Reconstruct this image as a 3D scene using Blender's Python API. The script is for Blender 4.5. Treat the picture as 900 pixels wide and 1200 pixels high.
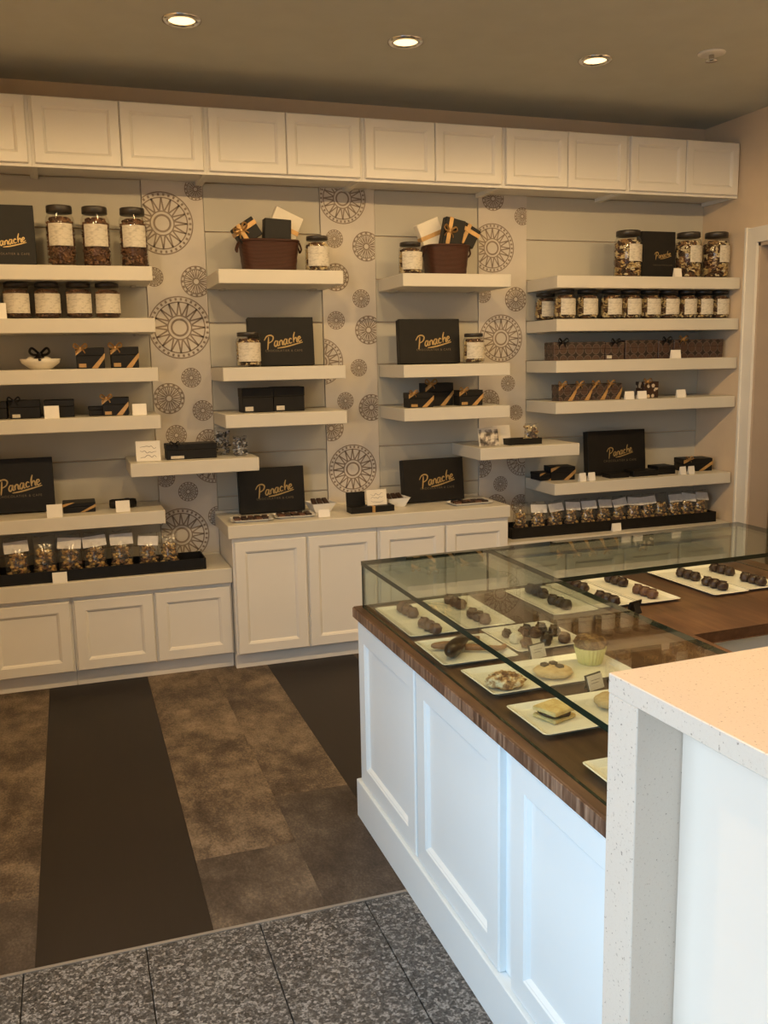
import bpy, bmesh, math, random
from mathutils import Matrix, Vector, noise
R = math.radians
PI = math.pi
scn = bpy.context.scene
C = scn.collection
for o in list(bpy.data.objects):
    bpy.data.objects.remove(o)

# ---------------------------------------------------------------- camera
F_PX = 1076.89                      # focal length in pixels of the 900x1200 frame
YAW, TILT, ROLL = R(18.6357), R(9.3841), R(-1.0964)
fw = Vector((math.sin(YAW) * math.cos(TILT), math.cos(YAW) * math.cos(TILT), -math.sin(TILT)))
rt = fw.cross(Vector((0, 0, 1))).normalized()
up = rt.cross(fw)
r2 = rt * math.cos(ROLL) + up * math.sin(ROLL)
u2 = -rt * math.sin(ROLL) + up * math.cos(ROLL)
cd = bpy.data.cameras.new('camera')
cam = bpy.data.objects.new('camera', cd)
C.objects.link(cam)
m = Matrix((r2, u2, -fw)).transposed().to_4x4()
m.translation = (0, 0, 1.55)
cam.matrix_world = m
cd.sensor_fit = 'VERTICAL'
cd.sensor_height = 24.0
cd.lens = F_PX * 24.0 / 1200.0
cd.clip_start = 0.05
scn.camera = cam

# ---------------------------------------------------------------- daylight, exposure
SKY = 5.1
LAMP_W = 5.0
LAMP_COL = (1.0, 0.66, 0.30)
w = bpy.data.worlds.new('sky')
scn.world = w
w.use_nodes = True
bg = w.node_tree.nodes['Background']
bg.inputs[0].default_value = (0.68, 0.85, 1.0, 1)
bg.inputs[1].default_value = SKY
vs = scn.view_settings
vs.view_transform = 'Standard'
vs.look = 'None'
vs.gamma = 1
vs.use_curve_mapping = False
vs.exposure = 0.0
# room extents
XL, XR, YF, YB, ZC = -0.85, 3.77, -1.8, 4.92, 2.895
WIN = (-1.5, 2.0, 0.35, 2.5)       # shop window in the left wall: y0, y1, z0, z1
pd = bpy.data.lights.new('window_portal', 'AREA')
pd.shape = 'RECTANGLE'
pd.size = WIN[3] - WIN[2]
pd.size_y = WIN[1] - WIN[0]
pd.cycles.is_portal = True
po = bpy.data.objects.new('window_portal', pd)
C.objects.link(po)
po.location = (XL - 0.16, (WIN[0] + WIN[1]) / 2, (WIN[2] + WIN[3]) / 2)
po.rotation_euler = (0, -PI / 2, 0)

# ---------------------------------------------------------------- materials
MATS = {}


def nm(name):
    mt = bpy.data.materials.new(name)
    mt.use_nodes = True
    MATS[name] = mt
    nt = mt.node_tree
    return mt, nt, nt.nodes, nt.links, nt.nodes['Principled BSDF']


def sp(bs, key, v):
    for k in ((key,) if isinstance(key, str) else key):
        if k in bs.inputs:
            bs.inputs[k].default_value = v
            return


def rgba(c):
    return (c[0], c[1], c[2], 1)


def coords(nt, scale=(1, 1, 1), kind='Object'):
    tc = nt.nodes.new('ShaderNodeTexCoord')
    mp = nt.nodes.new('ShaderNodeMapping')
    mp.inputs['Scale'].default_value = scale
    nt.links.new(tc.outputs[kind], mp.inputs['Vector'])
    return mp.outputs['Vector']


def noisetex(nt, vec, scale, detail=3, rough=.55):
    n = nt.nodes.new('ShaderNodeTexNoise')
    n.inputs['Scale'].default_value = scale
    n.inputs['Detail'].default_value = detail
    n.inputs['Roughness'].default_value = rough
    nt.links.new(vec, n.inputs['Vector'])
    return n


def ramp(nt, fac, stops, interp='LINEAR'):
    r = nt.nodes.new('ShaderNodeValToRGB')
    r.color_ramp.interpolation = interp
    e = r.color_ramp.elements
    while len(e) < len(stops):
        e.new(0.5)
    for k, (p, c) in enumerate(stops):
        e[k].position = p
        e[k].color = rgba(c)
    nt.links.new(fac, r.inputs['Fac'])
    return r


def bump(nt, bs, h, strength=.2, dist=.002):
    b = nt.nodes.new('ShaderNodeBump')
    b.inputs['Strength'].default_value = strength
    b.inputs['Distance'].default_value = dist
    nt.links.new(h, b.inputs['Height'])
    nt.links.new(b.outputs['Normal'], bs.inputs['Normal'])


def plain(name, col, rough=.5, metal=0.0, var=.06, scale=6.0, spec=.5, bmp=0.0, bscale=200., stretch=(1, 1, 1), coat=0.):
    """one colour with a soft procedural variation and, if asked, a fine relief"""
    mt, nt, nd, lk, bs = nm(name)
    v = coords(nt, stretch)
    n = noisetex(nt, v, scale)
    a = [max(0, c * (1 - var)) for c in col]
    b = [min(1, c * (1 + var)) for c in col]
    r = ramp(nt, n.outputs['Fac'], [(.3, a), (.7, b)])
    lk.new(r.outputs['Color'], bs.inputs['Base Color'])
    bs.inputs['Roughness'].default_value = rough
    bs.inputs['Metallic'].default_value = metal
    sp(bs, ('Specular IOR Level', 'Specular'), spec)
    sp(bs, ('Coat Weight', 'Clearcoat'), coat)
    if bmp:
        n2 = noisetex(nt, v, bscale)
        bump(nt, bs, n2.outputs['Fac'], bmp)
    return mt


plain('wall_paint', (.72, .58, .42), .85, var=.03, bmp=.1)
plain('ceiling_paint', (.55, .565, .52), .9, var=.03, bmp=.1)
plain('lacquer', (.79, .765, .71), .38, var=.02, scale=3)
plain('shelf_lacquer', (.67, .635, .55), .42, var=.02, scale=3)
plain('counter_panel', (.82, .745, .665), .45, var=.015, scale=3)
plain('case_lacquer', (.74, .83, .89), .4, var=.015, scale=3)
plain('board', (.52, .495, .42), .55, var=.025, scale=3)
plain('wallpaper', (.62, .57, .50), .6, var=.03, scale=8, bmp=.1)
plain('print_ink', (.27, .21, .16), .6, var=.12, scale=40)
plain('grout', (.06, .055, .05), .9)
plain('edge_strip', (.30, .28, .25), .5, metal=.3)
plain('black_card', (.009, .008, .007), .5, var=.15, scale=30, bmp=.05, spec=.3)
plain('black_ribbon', (.014, .012, .012), .3)
plain('gold_foil', (.46, .33, .14), .4, metal=.5, var=.1, scale=60)
plain('dull_gold', (.16, .125, .075), .5, metal=.2)
plain('gold_ribbon', (.50, .30, .11), .4, metal=.25, var=.2, scale=25)
plain('cream_card', (.78, .72, .60), .6, var=.04, scale=20)
plain('white_card', (.86, .83, .76), .6, var=.02, scale=20)
plain('jar_lid', (.035, .028, .022), .35, var=.2, scale=40)
plain('ceramic', (.86, .85, .81), .18, var=.015, coat=.3)
plain('parchment', (.80, .72, .55), .7, var=.05, scale=14)
plain('choc_dark', (.040, .020, .013), .36, var=.35, scale=120, bmp=.4, bscale=120)
plain('choc_milk', (.12, .055, .032), .42, var=.3, scale=120, bmp=.4, bscale=120)
plain('choc_white', (.80, .74, .58), .5, var=.1, scale=80, bmp=.4, bscale=120)
plain('stick', (.30, .15, .075), .55, var=.25, scale=90, bmp=.4, bscale=90)
plain('yellow_paper', (.78, .72, .30), .6, var=.08, scale=60)
plain('chrome', (.7, .7, .7), .15, metal=1.0)
plain('white_plastic', (.78, .76, .70), .4)
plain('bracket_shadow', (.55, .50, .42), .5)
plain('door_paint', (.52, .42, .33), .6, var=.03)
plain('pavement', (.16, .16, .16), .9, var=.2, scale=3)
plain('mullion', (.10, .09, .08), .4, metal=.5)
plain('cupboard_dark', (.05, .04, .03), .6)

# jar and bag nut mixes
def nutmat(name, cols, scale=34.):
    mt, nt, nd, lk, bs = nm(name)
    v = coords(nt)
    vo = nd.new('ShaderNodeTexVoronoi')
    vo.inputs['Scale'].default_value = scale
    lk.new(v, vo.inputs['Vector'])
    sep = nd.new('ShaderNodeSeparateColor')
    lk.new(vo.outputs['Color'], sep.inputs[0])
    k = len(cols)
    r = ramp(nt, sep.outputs[0], [(i / k, c) for i, c in enumerate(cols)], 'CONSTANT')
    lk.new(r.outputs['Color'], bs.inputs['Base Color'])
    bs.inputs['Roughness'].default_value = .45
    return mt


nutmat('nuts_mixed', [(.50, .36, .16), (.12, .06, .03), (.62, .50, .28), (.05, .025, .015), (.34, .20, .08), (.70, .60, .40)])
nutmat('nuts_brown', [(.13, .06, .03), (.07, .03, .018), (.20, .10, .05), (.10, .05, .028)])
nutmat('nuts_bag', [(.50, .31, .09), (.10, .05, .02), (.62, .44, .18), (.20, .10, .04), (.40, .23, .07)], 40)
nutmat('candy_silver', [(.04, .04, .04), (.35, .36, .38), (.10, .09, .09), (.55, .55, .55), (.02, .02, .02)], 60)

# patterned brown gift wrap: rows of pale discs
mt, nt, nd, lk, bs = nm('disc_wrap')
v = coords(nt, (1, 1, 1))
vo = nd.new('ShaderNodeTexVoronoi')
vo.inputs['Scale'].default_value = 19
vo.inputs['Randomness'].default_value = .12
lk.new(v, vo.inputs['Vector'])
r = ramp(nt, vo.outputs['Distance'], [(0, (.085, .048, .034)), (.40, (.065, .036, .026)), (.45, (.15, .115, .095)), (.51, (.018, .011, .009))])
lk.new(r.outputs['Color'], bs.inputs['Base Color'])
bs.inputs['Roughness'].default_value = .4
# black wrap with cream spots
mt, nt, nd, lk, bs = nm('spot_wrap')
v = coords(nt)
vo = nd.new('ShaderNodeTexVoronoi')
vo.inputs['Scale'].default_value = 30
lk.new(v, vo.inputs['Vector'])
r = ramp(nt, vo.outputs['Distance'], [(0, (.62, .52, .38)), (.34, (.62, .52, .38)), (.40, (.05, .025, .015))], 'CONSTANT')
lk.new(r.outputs['Color'], bs.inputs['Base Color'])
bs.inputs['Roughness'].default_value = .4
# paper label with faint print
mt, nt, nd, lk, bs = nm('jar_label')
v = coords(nt, (1, 1, 2.2))
n = noisetex(nt, v, 55, 2)
r = ramp(nt, n.outputs['Fac'], [(.36, (.50, .46, .38)), (.5, (.64, .59, .49)), (.7, (.68, .63, .53))])
lk.new(r.outputs['Color'], bs.inputs['Base Color'])
bs.inputs['Roughness'].default_value = .55
# photo card: soft grey and black patches
mt, nt, nd, lk, bs = nm('photo_print')
v = coords(nt)
n = noisetex(nt, v, 22, 2)
r = ramp(nt, n.outputs['Fac'], [(.38, (.05, .045, .04)), (.48, (.30, .26, .22)), (.56, (.72, .66, .55))])
lk.new(r.outputs['Color'], bs.inputs['Base Color'])
bs.inputs['Roughness'].default_value = .4

# woven basket
mt, nt, nd, lk, bs = nm('wicker')
v = coords(nt)
ck = nd.new('ShaderNodeTexWave')
ck.wave_type = 'BANDS'
ck.bands_direction = 'Z'
ck.inputs['Scale'].default_value = 60
ck.inputs['Distortion'].default_value = 1.5
lk.new(v, ck.inputs['Vector'])
r = ramp(nt, ck.outputs['Fac'], [(0, (.026, .008, .004)), (1, (.10, .032, .015))])
lk.new(r.outputs['Color'], bs.inputs['Base Color'])
bs.inputs['Roughness'].default_value = .5
bump(nt, bs, ck.outputs['Fac'], .6, .003)

# counter wood
mt, nt, nd, lk, bs = nm('deck_wood')
v = coords(nt, (9, 1.2, 9))
n = noisetex(nt, v, 3.2, 5, .6)
v2 = coords(nt, (1, 1, 1))
n2 = noisetex(nt, v2, 2.2, 2)
mx = nd.new('ShaderNodeMath')
mx.operation = 'ADD'
lk.new(n.outputs['Fac'], mx.inputs[0])
lk.new(n2.outputs['Fac'], mx.inputs[1])
hv = nd.new('ShaderNodeMath')
hv.operation = 'MULTIPLY'
hv.inputs[1].default_value = .5
lk.new(mx.outputs[0], hv.inputs[0])
r = ramp(nt, hv.outputs[0], [(.36, (.046, .022, .012)), (.5, (.095, .048, .025)), (.64, (.17, .094, .050))])
lk.new(r.outputs['Color'], bs.inputs['Base Color'])
bs.inputs['Roughness'].default_value = .38
bump(nt, bs, n.outputs['Fac'], .12)

# floor planks
def plankmat(name, stops, sc, stretch, rough):
    mt, nt, nd, lk, bs = nm(name)
    oi = nd.new('ShaderNodeObjectInfo')
    tc = nd.new('ShaderNodeTexCoord')
    ad = nd.new('ShaderNodeVectorMath')
    ad.operation = 'ADD'
    mu = nd.new('ShaderNodeMath')
    mu.operation = 'MULTIPLY'
    mu.inputs[1].default_value = 37.0
    lk.new(oi.outputs['Random'], mu.inputs[0])
    lk.new(tc.outputs['Object'], ad.inputs[0])
    lk.new(mu.outputs[0], ad.inputs[1])
    mp = nd.new('ShaderNodeMapping')
    mp.inputs['Scale'].default_value = stretch
    lk.new(ad.outputs[0], mp.inputs['Vector'])
    n = noisetex(nt, mp.outputs['Vector'], sc, 6, .62)
    n2 = noisetex(nt, ad.outputs[0], 3.2, 3, .5)
    n3 = noisetex(nt, mp.outputs['Vector'], sc * 12, 3, .6)
    m1 = nd.new('ShaderNodeMath')
    m1.operation = 'MULTIPLY_ADD'
    m1.inputs[1].default_value = .36
    lk.new(n.outputs['Fac'], m1.inputs[0])
    m2 = nd.new('ShaderNodeMath')
    m2.operation = 'MULTIPLY_ADD'
    m2.inputs[1].default_value = .34
    lk.new(n2.outputs['Fac'], m2.inputs[0])
    m3 = nd.new('ShaderNodeMath')
    m3.operation = 'MULTIPLY_ADD'
    m3.inputs[1].default_value = .30
    m3.inputs[2].default_value = 0
    lk.new(n3.outputs['Fac'], m3.inputs[0])
    lk.new(m3.outputs[0], m2.inputs[2])
    lk.new(m2.outputs[0], m1.inputs[2])
    r = ramp(nt, m1.outputs[0], stops)
    lk.new(r.outputs['Color'], bs.inputs['Base Color'])
    bs.inputs['Roughness'].default_value = rough
    sp(bs, ('Specular IOR Level', 'Specular'), .4)
    bump(nt, bs, n.outputs['Fac'], .08)


plankmat('plank_tan', [(.38, (.040, .028, .020)), (.46, (.088, .064, .045)), (.53, (.165, .125, .086)), (.62, (.27, .21, .15))], 8, (1.6, 1, 1), .6)
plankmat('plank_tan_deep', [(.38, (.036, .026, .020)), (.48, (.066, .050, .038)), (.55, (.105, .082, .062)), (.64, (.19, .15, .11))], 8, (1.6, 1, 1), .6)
plankmat('plank_dark', [(.3, (.015, .0105, .0075)), (.7, (.023, .016, .0115))], 3, (10, 1, 1), .55)
mt, nt, nd, lk, bs = nm('granite')
v = coords(nt, kind='Object')
oi = nd.new('ShaderNodeObjectInfo')
av = nd.new('ShaderNodeVectorMath')
av.operation = 'ADD'
lk.new(v, av.inputs[0])
lk.new(oi.outputs['Location'], av.inputs[1])
n = noisetex(nt, av.outputs[0], 160, 3, .6)
n2 = noisetex(nt, av.outputs[0], 9, 2, .5)
vo = nd.new('ShaderNodeTexVoronoi')
vo.inputs['Scale'].default_value = 115
lk.new(av.outputs[0], vo.inputs['Vector'])
sc_ = nd.new('ShaderNodeSeparateColor')
lk.new(vo.outputs['Color'], sc_.inputs[0])
m0 = nd.new('ShaderNodeMath')
m0.operation = 'MULTIPLY_ADD'
m0.inputs[1].default_value = .38
lk.new(sc_.outputs[0], m0.inputs[0])
lk.new(n.outputs['Fac'], m0.inputs[2])
mm = nd.new('ShaderNodeMath')
mm.operation = 'MULTIPLY_ADD'
mm.inputs[1].default_value = .15
lk.new(n2.outputs['Fac'], mm.inputs[0])
lk.new(m0.outputs[0], mm.inputs[2])
r = ramp(nt, mm.outputs[0], [(.50, (.020, .020, .020)), (.70, (.062, .061, .061)), (.84, (.115, .114, .114)), (.97, (.29, .29, .29))])
lk.new(r.outputs['Color'], bs.inputs['Base Color'])
bs.inputs['Roughness'].default_value = .5
bump(nt, bs, n.outputs['Fac'], .1)

# quartz worktop with small dark flecks
mt, nt, nd, lk, bs = nm('quartz')
v = coords(nt)
n = noisetex(nt, v, 210, 2, .5)
r = ramp(nt, n.outputs['Fac'], [(.27, (.30, .25, .21)), (.33, (.67, .60, .525)), (.52, (.70, .635, .56)), (.72, (.68, .615, .54)), (.80, (.85, .82, .77))])
lk.new(r.outputs['Color'], bs.inputs['Base Color'])
bs.inputs['Roughness'].default_value = .3


def thin_glass(name, tint, refl=1.0, rough=0.0, ior=1.5, haze=0.0):
    mt = bpy.data.materials.new(name)
    mt.use_nodes = True
    MATS[name] = mt
    nt = mt.node_tree
    nd, lk = nt.nodes, nt.links
    nd.remove(nd['Principled BSDF'])
    tr = nd.new('ShaderNodeBsdfTransparent')
    gl = nd.new('ShaderNodeBsdfGlossy')
    gl.inputs['Roughness'].default_value = rough
    lw_ = nd.new('ShaderNodeLayerWeight')          # Schlick's law, the same from both sides of the pane
    lw_.inputs['Blend'].default_value = .5
    pw = nd.new('ShaderNodeMath')
    pw.operation = 'POWER'
    pw.inputs[1].default_value = 5.0
    lk.new(lw_.outputs['Facing'], pw.inputs[0])
    fr = nd.new('ShaderNodeMath')
    fr.operation = 'MULTIPLY_ADD'
    fr.inputs[1].default_value = .96
    fr.inputs[2].default_value = .04
    lk.new(pw.outputs[0], fr.inputs[0])
    tc = nd.new('ShaderNodeTexCoord')
    n = noisetex(nt, tc.outputs['Object'], 2.0, 1)
    a = [c * .985 for c in tint]
    rr = ramp(nt, n.outputs['Fac'], [(.3, a), (.7, tint)])
    lk.new(rr.outputs['Color'], tr.inputs['Color'])
    mx = nd.new('ShaderNodeMixShader')
    ml = nd.new('ShaderNodeMath')
    ml.operation = 'MULTIPLY'
    ml.use_clamp = True
    ml.inputs[1].default_value = refl
    lk.new(fr.outputs[0], ml.inputs[0])
    lk.new(ml.outputs[0], mx.inputs[0])
    lk.new(tr.outputs[0], mx.inputs[1])
    lk.new(gl.outputs[0], mx.inputs[2])
    last = mx
    if haze:
        df = nd.new('ShaderNodeBsdfDiffuse')
        df.inputs['Color'].default_value = (.8, .79, .76, 1)
        m2 = nd.new('ShaderNodeMixShader')
        m2.inputs[0].default_value = haze
        lk.new(mx.outputs[0], m2.inputs[1])
        lk.new(df.outputs[0], m2.inputs[2])
        last = m2
    lk.new(last.outputs[0], nd['Material Output'].inputs['Surface'])


thin_glass('case_glass', (.90, .94, .905), 1.0)
thin_glass('jar_glass', (.96, .96, .94), 1.0)
thin_glass('bag_film', (.96, .96, .95), 1.2, .15, haze=.04)
thin_glass('bag_film_clear', (.95, .95, .95), 1.3, .08, haze=.05)
thin_glass('window_glass', (.97, .98, .98), 1.0)
plain('glass_edge', (.006, .017, .011), .15, var=.2, scale=12)
mt, nt, nd, lk, bs = nm('bulb')
bs.inputs['Base Color'].default_value = (1, .9, .7, 1)
sp(bs, ('Emission Color', 'Emission'), (1, .68, .32, 1))
sp(bs, 'Emission Strength', 2.4)


# ---------------------------------------------------------------- mesh helpers
def finish(bm, name, smooth=False):
    me = bpy.data.meshes.new(name)
    bmesh.ops.recalc_face_normals(bm, faces=bm.faces)
    bm.to_mesh(me)
    bm.free()
    if smooth:
        for p in me.polygons:
            p.use_smooth = True
    return me


def link(name, me, mat, parent=None, loc=(0, 0, 0), rot=(0, 0, 0), kind=None, label=None):
    if mat and not me.materials:
        me.materials.append(MATS[mat])
    o = bpy.data.objects.new(name, me)
    C.objects.link(o)
    o.location = loc
    o.rotation_euler = rot
    if parent:
        o.parent = parent
    if kind:
        o['kind'] = kind
    if label:
        o['label'] = label
    return o


def tag(o, label, cat, group=None):
    o['label'] = label
    o['category'] = cat
    if group:
        o['group'] = group
    return o


def thing(name, label, cat, loc=(0, 0, 0), rz=0.0, group=None):
    o = bpy.data.objects.new(name, None)
    o.empty_display_size = .05
    C.objects.link(o)
    o.location = loc
    o.rotation_euler = (0, 0, rz)
    return tag(o, label, cat, group)


def addbox(bm, x0, x1, y0, y1, z0, z1):
    vs_ = [bm.verts.new(p) for p in ((x0, y0, z0), (x1, y0, z0), (x1, y1, z0), (x0, y1, z0), (x0, y0, z1), (x1, y0, z1), (x1, y1, z1), (x0, y1, z1))]
    return [bm.faces.new([vs_[i] for i in f]) for f in ((0, 3, 2, 1), (4, 5, 6, 7), (0, 1, 5, 4), (1, 2, 6, 5), (2, 3, 7, 6), (3, 0, 4, 7))]


CACHE = {}


def rbox(sx, sy, sz, bev=.002, mat='lacquer', seg=1):
    """bevelled box centred in x and y, standing on z = 0"""
    k = ('b', round(sx, 4), round(sy, 4), round(sz, 4), bev, mat, seg)
    if k not in CACHE:
        bm = bmesh.new()
        addbox(bm, -sx / 2, sx / 2, -sy / 2, sy / 2, 0, sz)
        if bev:
            bmesh.ops.bevel(bm, geom=bm.edges[:], offset=bev, segments=seg, affect='EDGES', profile=.5)
        me = finish(bm, 'box')
        me.materials.append(MATS[mat])
        CACHE[k] = me
    return CACHE[k]


def boxat(name, x0, x1, y0, y1, z0, z1, mat, parent=None, bev=.002, seg=1, **kw):
    return link(name, rbox(x1 - x0, y1 - y0, z1 - z0, bev, mat, seg), mat, parent, ((x0 + x1) / 2, (y0 + y1) / 2, z0), **kw)


def lathe(prof, n=20, cap=True):
    bm = bmesh.new()
    rings = []
    for r_, z in prof:
        rings.append([bm.verts.new((r_ * math.cos(2 * PI * k / n), r_ * math.sin(2 * PI * k / n), z)) for k in range(n)])
    for a, b in zip(rings, rings[1:]):
        for k in range(n):
            bm.faces.new((a[k], a[(k + 1) % n], b[(k + 1) % n], b[k]))
    if cap:
        bm.faces.new(rings[0][::-1])
        bm.faces.new(rings[-1])
    return bm


def tube(pts, rad, n=6, closed=False):
    """round tube along points; rad may be a list"""
    bm = bmesh.new()
    pts = [Vector(p) for p in pts]
    rings = []
    for i, p in enumerate(pts):
        a = pts[max(i - 1, 0)]
        b = pts[min(i + 1, len(pts) - 1)]
        t = (b - a).normalized()
        u = t.cross(Vector((0, 0, 1)))
        if u.length < .05:
            u = t.cross(Vector((0, 1, 0)))
        u.normalize()
        v_ = t.cross(u)
        r_ = rad[i] if isinstance(rad, (list, tuple)) else rad
        rings.append([bm.verts.new(p + (u * math.cos(2 * PI * k / n) + v_ * math.sin(2 * PI * k / n)) * r_) for k in range(n)])
    for a, b in zip(rings, rings[1:]):
        for k in range(n):
            bm.faces.new((a[k], a[(k + 1) % n], b[(k + 1) % n], b[k]))
    bm.faces.new(rings[0][::-1])
    bm.faces.new(rings[-1])
    return bm


def smooth_path(pts, n=6):
    pts = [Vector(p) for p in pts]
    P = [pts[0]] + pts + [pts[-1]]
    out = []
    for i in range(1, len(P) - 2):
        p0, p1, p2, p3 = P[i - 1], P[i], P[i + 1], P[i + 2]
        for k in range(n):
            t = k / n
            out.append(.5 * ((2 * p1) + (p2 - p0) * t + (2 * p0 - 5 * p1 + 4 * p2 - p3) * t * t + (3 * p1 - p0 - 3 * p2 + p3) * t ** 3))
    out.append(pts[-1])
    return out


def prism(poly, z0, z1, bev=0):
    bm = bmesh.new()
    a = [bm.verts.new((x, y, z0)) for x, y in poly]
    b = [bm.verts.new((x, y, z1)) for x, y in poly]
    bm.faces.new(a[::-1])
    bm.faces.new(b)
    k = len(poly)
    for i in range(k):
        bm.faces.new((a[i], a[(i + 1) % k], b[(i + 1) % k], b[i]))
    if bev:
        bmesh.ops.bevel(bm, geom=bm.edges[:], offset=bev, segments=1, affect='EDGES')
    return bm


def blob(rx, ry, rz, amp=.12, freq=2.2, seed=0, sub=3, flat=True):
    """lumpy ball sitting on z = 0"""
    bm = bmesh.new()
    bmesh.ops.create_icosphere(bm, subdivisions=sub, radius=1)
    for v_ in bm.verts:
        s = 1 + amp * noise.noise(v_.co * freq + Vector((seed * 7.3, seed * 3.1, seed)))
        c = v_.co * s
        if flat and c.z < -.72:
            c.z = -.72
        v_.co = (c.x * rx, c.y * ry, (c.z + (.72 if flat else 1)) * rz)
    return bm


# ---------------------------------------------------------------- the setting
def struct(o):
    o['kind'] = 'structure'
    return o


def mk(name, boxes, mat, parent=None, s=True):
    bm = bmesh.new()
    for b in boxes:
        addbox(bm, *b)
    o = link(name, finish(bm, name), mat, parent)
    return struct(o) if s else o


T = .15
DX = 3.90                                    # far side of the thick right wall
DOOR = (3.52, 4.42, 2.17)                    # opening in the right wall: y0, y1, top
floor = mk('floor', [(XL - T, 5.2, YF - T, YB + T, -.15, -.012)], 'grout')
mk('ceiling', [(XL - T, 5.2, YF - T, YB + T, ZC, ZC + .12)], 'ceiling_paint')
wall_back = mk('wall_back', [(XL - T, XR + 1.4, YB + .014, YB + T, -.01, ZC)], 'wall_paint')
mk('wall_right', [(XR, DX, DOOR[1], YB + .014, -.01, ZC), (XR, DX, YF, DOOR[0], -.01, ZC), (XR, DX, DOOR[0], DOOR[1], DOOR[2], ZC)], 'wall_paint')
mk('wall_corridor', [(5.05, 5.2, YF, YB + .014, -.01, ZC)], 'wall_paint')
mk('wall_front', [(XL - T, 5.2, YF - T, YF, -.01, ZC)], 'wall_paint')
mk('wall_left', [(XL - T, XL, YF, WIN[0], -.01, ZC), (XL - T, XL, WIN[1], YB + .014, -.01, ZC), (XL - T, XL, WIN[0], WIN[1], -.01, WIN[2]), (XL - T, XL, WIN[0], WIN[1], WIN[3], ZC)], 'wall_paint')
win = thing('window_1', '', '', (XL - .07, 0, 0))
del win['label'], win['category']
struct(win)
for y in (WIN[0] + .03, .25, WIN[1] - .03):
    boxat('mullion', -.03, .03, y - .03, y + .03, WIN[2], WIN[3], 'mullion', win)
for z in (WIN[2], WIN[3] - .06):
    boxat('frame_rail', -.03, .03, WIN[0], WIN[1], z, z + .06, 'mullion', win)
for a, b in ((WIN[0] + .06, .22), (.28, WIN[1] - .06)):
    boxat('pane', -.004, .004, a, b, WIN[2] + .06, WIN[3] - .06, 'window_glass', win, bev=0)
mk('pavement', [(-12, XL - T - .01, -10, 12, -.2, -.1)], 'pavement')
# door casing and jamb of the opening in the right wall
mk('trim_1', [(XR - .018, XR, DOOR[1], DOOR[1] + .09, 0, DOOR[2] + .085), (XR - .018, XR, DOOR[0] - .09, DOOR[1], DOOR[2], DOOR[2] + .085), (XR - .018, XR, DOOR[0] - .09, DOOR[0], 0, DOOR[2]),
             (XR - .026, XR, DOOR[1] + .078, DOOR[1] + .092, 0, DOOR[2] + .09), (XR - .012, XR, DOOR[1] - .004, DOOR[1] + .006, 0, DOOR[2] + .01)], 'lacquer')
mk('trim_2', [(XR - .004, DX + .004, DOOR[1] - .02, DOOR[1], 0, DOOR[2]), (XR - .004, DX + .004, DOOR[0], DOOR[0] + .02, 0, DOOR[2]), (XR - .004, DX + .004, DOOR[0], DOOR[1], DOOR[2] - .02, DOOR[2])], 'door_paint')
mk('baseboard_corridor', [(5.03, 5.05, YF, YB, 0, .12)], 'lacquer')

# slat boards of the back wall, one piece between two grooves
GROOVES = [.30, .535, .61, .84, 1.07, 1.30, 1.528, 1.757, 1.988, 2.217, 2.46]
BAYS = [(XL, .41), (.715, 1.33), (1.635, 2.25), (2.555, XR)]
for x0, x1 in BAYS:
    for z0, z1 in zip(GROOVES[1:], GROOVES[2:]):
        boxat('slat_board', x0 + .0015, x1 - .0015, YB, YB + .014, z0 + .003, z1 - .003, 'board', wall_back, bev=.0015)

# printed panels with wheel medallions
WHEELS = {
    (.41, .715): [(.505, 2.252, .155), (.679, 2.423, .056), (.66, 1.967, .079), (.448, 1.988, .048), (.564, 1.735, .159), (.609, 1.478, .051), (.49, 1.374, .08), (.661, 1.306, .054), (.517, 1.182, .054), (.683, 1.139, .068), (.702, 1.028, .109), (.449, .961, .049), (.562, .881, .052), (.516, .649, .146), (.715, .739, .055)],
    (1.33, 1.635): [(1.455, 2.405, .131), (1.405, 2.197, .048), (1.584, 2.16, .079), (1.407, 1.996, .074), (1.548, 1.884, .049), (1.403, 1.768, .049), (1.587, 1.715, .078), (1.31, 1.547, .126), (1.526, 1.511, .047), (1.444, 1.332, .047), (1.594, 1.29, .074), (1.358, 1.183, .071), (1.477, .95, .139)],
    (2.25, 2.555): [(2.341, 2.437, .067), (2.525, 2.346, .049), (2.337, 2.167, .136), (2.279, 1.91, .049), (2.486, 1.883, .069), (2.392, 1.661, .136), (2.438, 1.401, .045), (2.317, 1.304, .065), (2.489, 1.229, .045), (2.533, .953, .102), (2.267, .92, .065), (2.39, .811, .046), (2.524, .678, .062), (2.362, .684, .066)]}


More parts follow.
